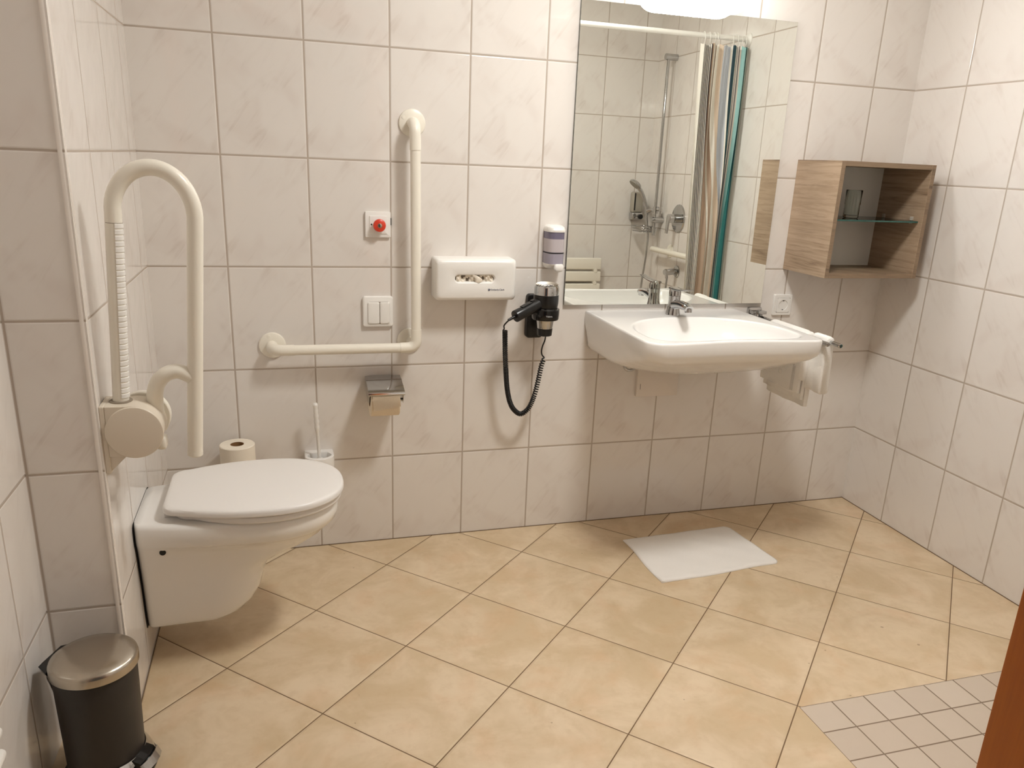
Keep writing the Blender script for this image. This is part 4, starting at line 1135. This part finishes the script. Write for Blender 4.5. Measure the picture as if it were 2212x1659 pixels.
bm = B(); cyl(bm, (3.410, -1.757, .748), (3.410, -1.745, .722), .0095, seg=16); finish(bm, 'hose_nut', M_chrome, t)
t = thing('shower_mixer', 'round chrome shower mixer with a lever reflected beside the curtain', 'mixer tap', (XR, -1.832, 1.068))
bm = B(); lathe(bm, [(.083, 0), (.083, .004), (.078, .008), (.03, .010)], (XR-.0002, -1.832, 1.068), (-1, 0, 0), 48); finish(bm, 'rosette', M_chrome, t)
bm = B(); lathe(bm, [(.027, 0), (.027, .025), (.022, .027), (.027, .030), (.027, .058), (.02, .062)], (XR-.010, -1.832, 1.068), (-1, 0, 0), 32); k_ = finish(bm, 'cartridge', M_chrome, t)
bm = B()
lo = []
for q in [k/6 for k in range(7)]:
    z = 1.085-.105*q; hw = .020-.005*q; xx = XR-.068-.006*q
    lo.append([V((xx+.006*math.copysign(abs(math.sin(a))**.6, math.sin(a)), -1.832+hw*math.copysign(abs(math.cos(a))**.6, math.cos(a)), z)) for a in [2*PI*k/14 for k in range(14)]])
loft(bm, lo); finish(bm, 'lever', M_chrome, t)
t = thing('soap_basket', 'chrome wire soap basket on the shower rail reflected in the mirror', 'soap dish', (3.42, -2.15, .97))
bm = B()
sc = V((3.418, -2.150, .984))
def sb(w, d, z, n=6): return [sc+V((a, b_, z)) for a, b_ in rrect(w, d, .02, n)]
for w_, d_, z in ((.105, .17, .012), (.100, .165, -.004), (.09, .15, -.018)):
    pts = sb(w_, d_, z); tube(bm, pts+[pts[0]], .0026, 8, False)
for k in range(15):
    y = -.070+.01*k; tube(bm, [sc+V((-.05, y, .012)), sc+V((-.045, y*.95, -.016)), sc+V((.045, y*.95, -.016)), sc+V((.05, y, .012))], .0015, 6)
cyl(bm, (bx, by, .962), (bx, by, .998), .0145, seg=16); tube(bm, [(bx, by, .98), (bx-.01, by-.03, .99)], .006, 10); tube(bm, [(bx, by, 1.05), (bx, by, .95)], .0095, 14)
finish(bm, 'basket', M_chrome, t)
t = thing('shower_soap_dispenser', 'grey chrome soap dispenser on the shower end wall in the mirror', 'soap dispenser', (3.408, YF, 1.03))
bm = B(); box(bm, 3.372, 3.446, YF+.0002, YF+.055, 1.075, 1.205, .014, 3); finish(bm, 'tank', P('satin_grey_plastic', (178, 172, 160), .25, .4), t)
bm = B(); box(bm, 3.371, 3.447, YF+.0002, YF+.060, 1.032, 1.078, .010, 3); finish(bm, 'pump_block', M_chrome, t)
bm = B(); box(bm, 3.381, 3.391, YF+.053, YF+.0562, 1.09, 1.198, .001); finish(bm, 'level_window', M_dark, t)
bm = B(); lathe(bm, [(.015, 0), (.016, .010), (.012, .016), (.0, .017)], (3.428, YF+.058, 1.052), (0, 1, 0), 20, True, False); finish(bm, 'push_button', M_black, t)
t = thing('shower_grab_rail', 'cream horizontal grab rail on the shower wall reflected in the mirror', 'grab rail', (XR, -1.75, .87))
bm = B(); tube(bm, arcpath([(3.438, -2.03, .868), (3.438, -1.30, .868)], .01), .0165, 18); finish(bm, 'rail_tube', M_cream, t, sharp=60)
bm = B(); lathe(bm, [(.0168, 0), (.015, .006), (.008, .0105), (0, .012)], (3.438, -2.03, .868), (0, -1, 0), 18, True, False); finish(bm, 'end_cap', M_cream, t)
for y in (-1.90, -1.40):
    bm = B(); tube(bm, [(3.44, y, .868), (XR-.003, y, .868)], .014, 14); lathe(bm, [(.040, 0), (.039, .005), (.030, .008)], (XR-.0002, y, .868), (-1, 0, 0), 32); finish(bm, 'wall_mount', M_cream, t)
t = thing('folding_shower_seat', 'cream slatted fold-up shower seat reflected low in the mirror', 'shower seat', (2.98, YF, .47))
for z0, z1 in ((.713, .786), (.6355, .7005), (.5505, .6215), (.468, .538)):
    bm = B(); box(bm, 2.775, 3.176, YF+.050, YF+.076, z0, z1, .008, 3); finish(bm, 'slat', M_cream, t)
for x in (2.83, 3.135):
    bm = B(); box(bm, x-.012, x+.012, YF+.028, YF+.050, .46, .78, .003); box(bm, x-.02, x+.02, YF+.0002, YF+.030, .40, .60, .003); finish(bm, 'hinge_bracket', M_cream_dk, t)
for z in (.707, .628, .545):
    bm = B(); cyl(bm, (3.135, YF+.046, z), (3.135, YF+.079, z), .0125, seg=20); finish(bm, 'spacer', M_cream, t)

for n_ in ('curtain_rail', 'shower_curtain', 'shower_rail', 'hand_shower', 'hose_outlet', 'shower_mixer', 'soap_basket', 'shower_grab_rail'):
    bpy.data.objects[n_].location.y += .04
# ------------------------------------------------------------------ lights
w = bpy.data.worlds.new('World'); scene.world = w; w.use_nodes = True
bgn = w.node_tree.nodes['Background']; bgn.inputs[0].default_value = (1.0, .95, .88, 1); bgn.inputs[1].default_value = .065
def area(name, loc, size, power, col, rot=(0, 0, 0)):
    l = bpy.data.lights.new(name, 'AREA'); l.shape = 'DISK'; l.size = size; l.energy = power; l.color = col
    o = bpy.data.objects.new(name, l); COL.objects.link(o); o.location = loc; o.rotation_euler = rot; return o
area('ceiling_lamp_light', (2.22, -1.06, 2.40), .34, 25.5, (1.0, .997, .962))

# ------------------------------------------------------------------ camera
cam = bpy.data.cameras.new('Camera'); co = bpy.data.objects.new('Camera', cam); COL.objects.link(co)
cam.sensor_fit = 'HORIZONTAL'; cam.sensor_width = 36.0
FPX = 1695.27
cam.lens = FPX/2212*36.0
cam.shift_x = -19.09/2212; cam.shift_y = 52.09/2212
cam.clip_start = .02
Rm = Matrix(((.9584, .0459, -.2818), (-.2823, .2992, -.9115), (.0425, .9531, .2997)))
co.rotation_euler = (1.2661, -.0425, -.2865)
co.location = (1.19894, -2.61988, 1.34294)
scene.camera = co
cy_ = scene.cycles
cy_.adaptive_threshold = .02; cy_.max_bounces = 8; cy_.diffuse_bounces = 4; cy_.glossy_bounces = 4; cy_.transmission_bounces = 6; cy_.transparent_max_bounces = 6
cy_.caustics_reflective = False; cy_.caustics_refractive = False
scene.view_settings.view_transform = 'Standard'
scene.view_settings.look = 'None'
scene.view_settings.exposure = 0.0
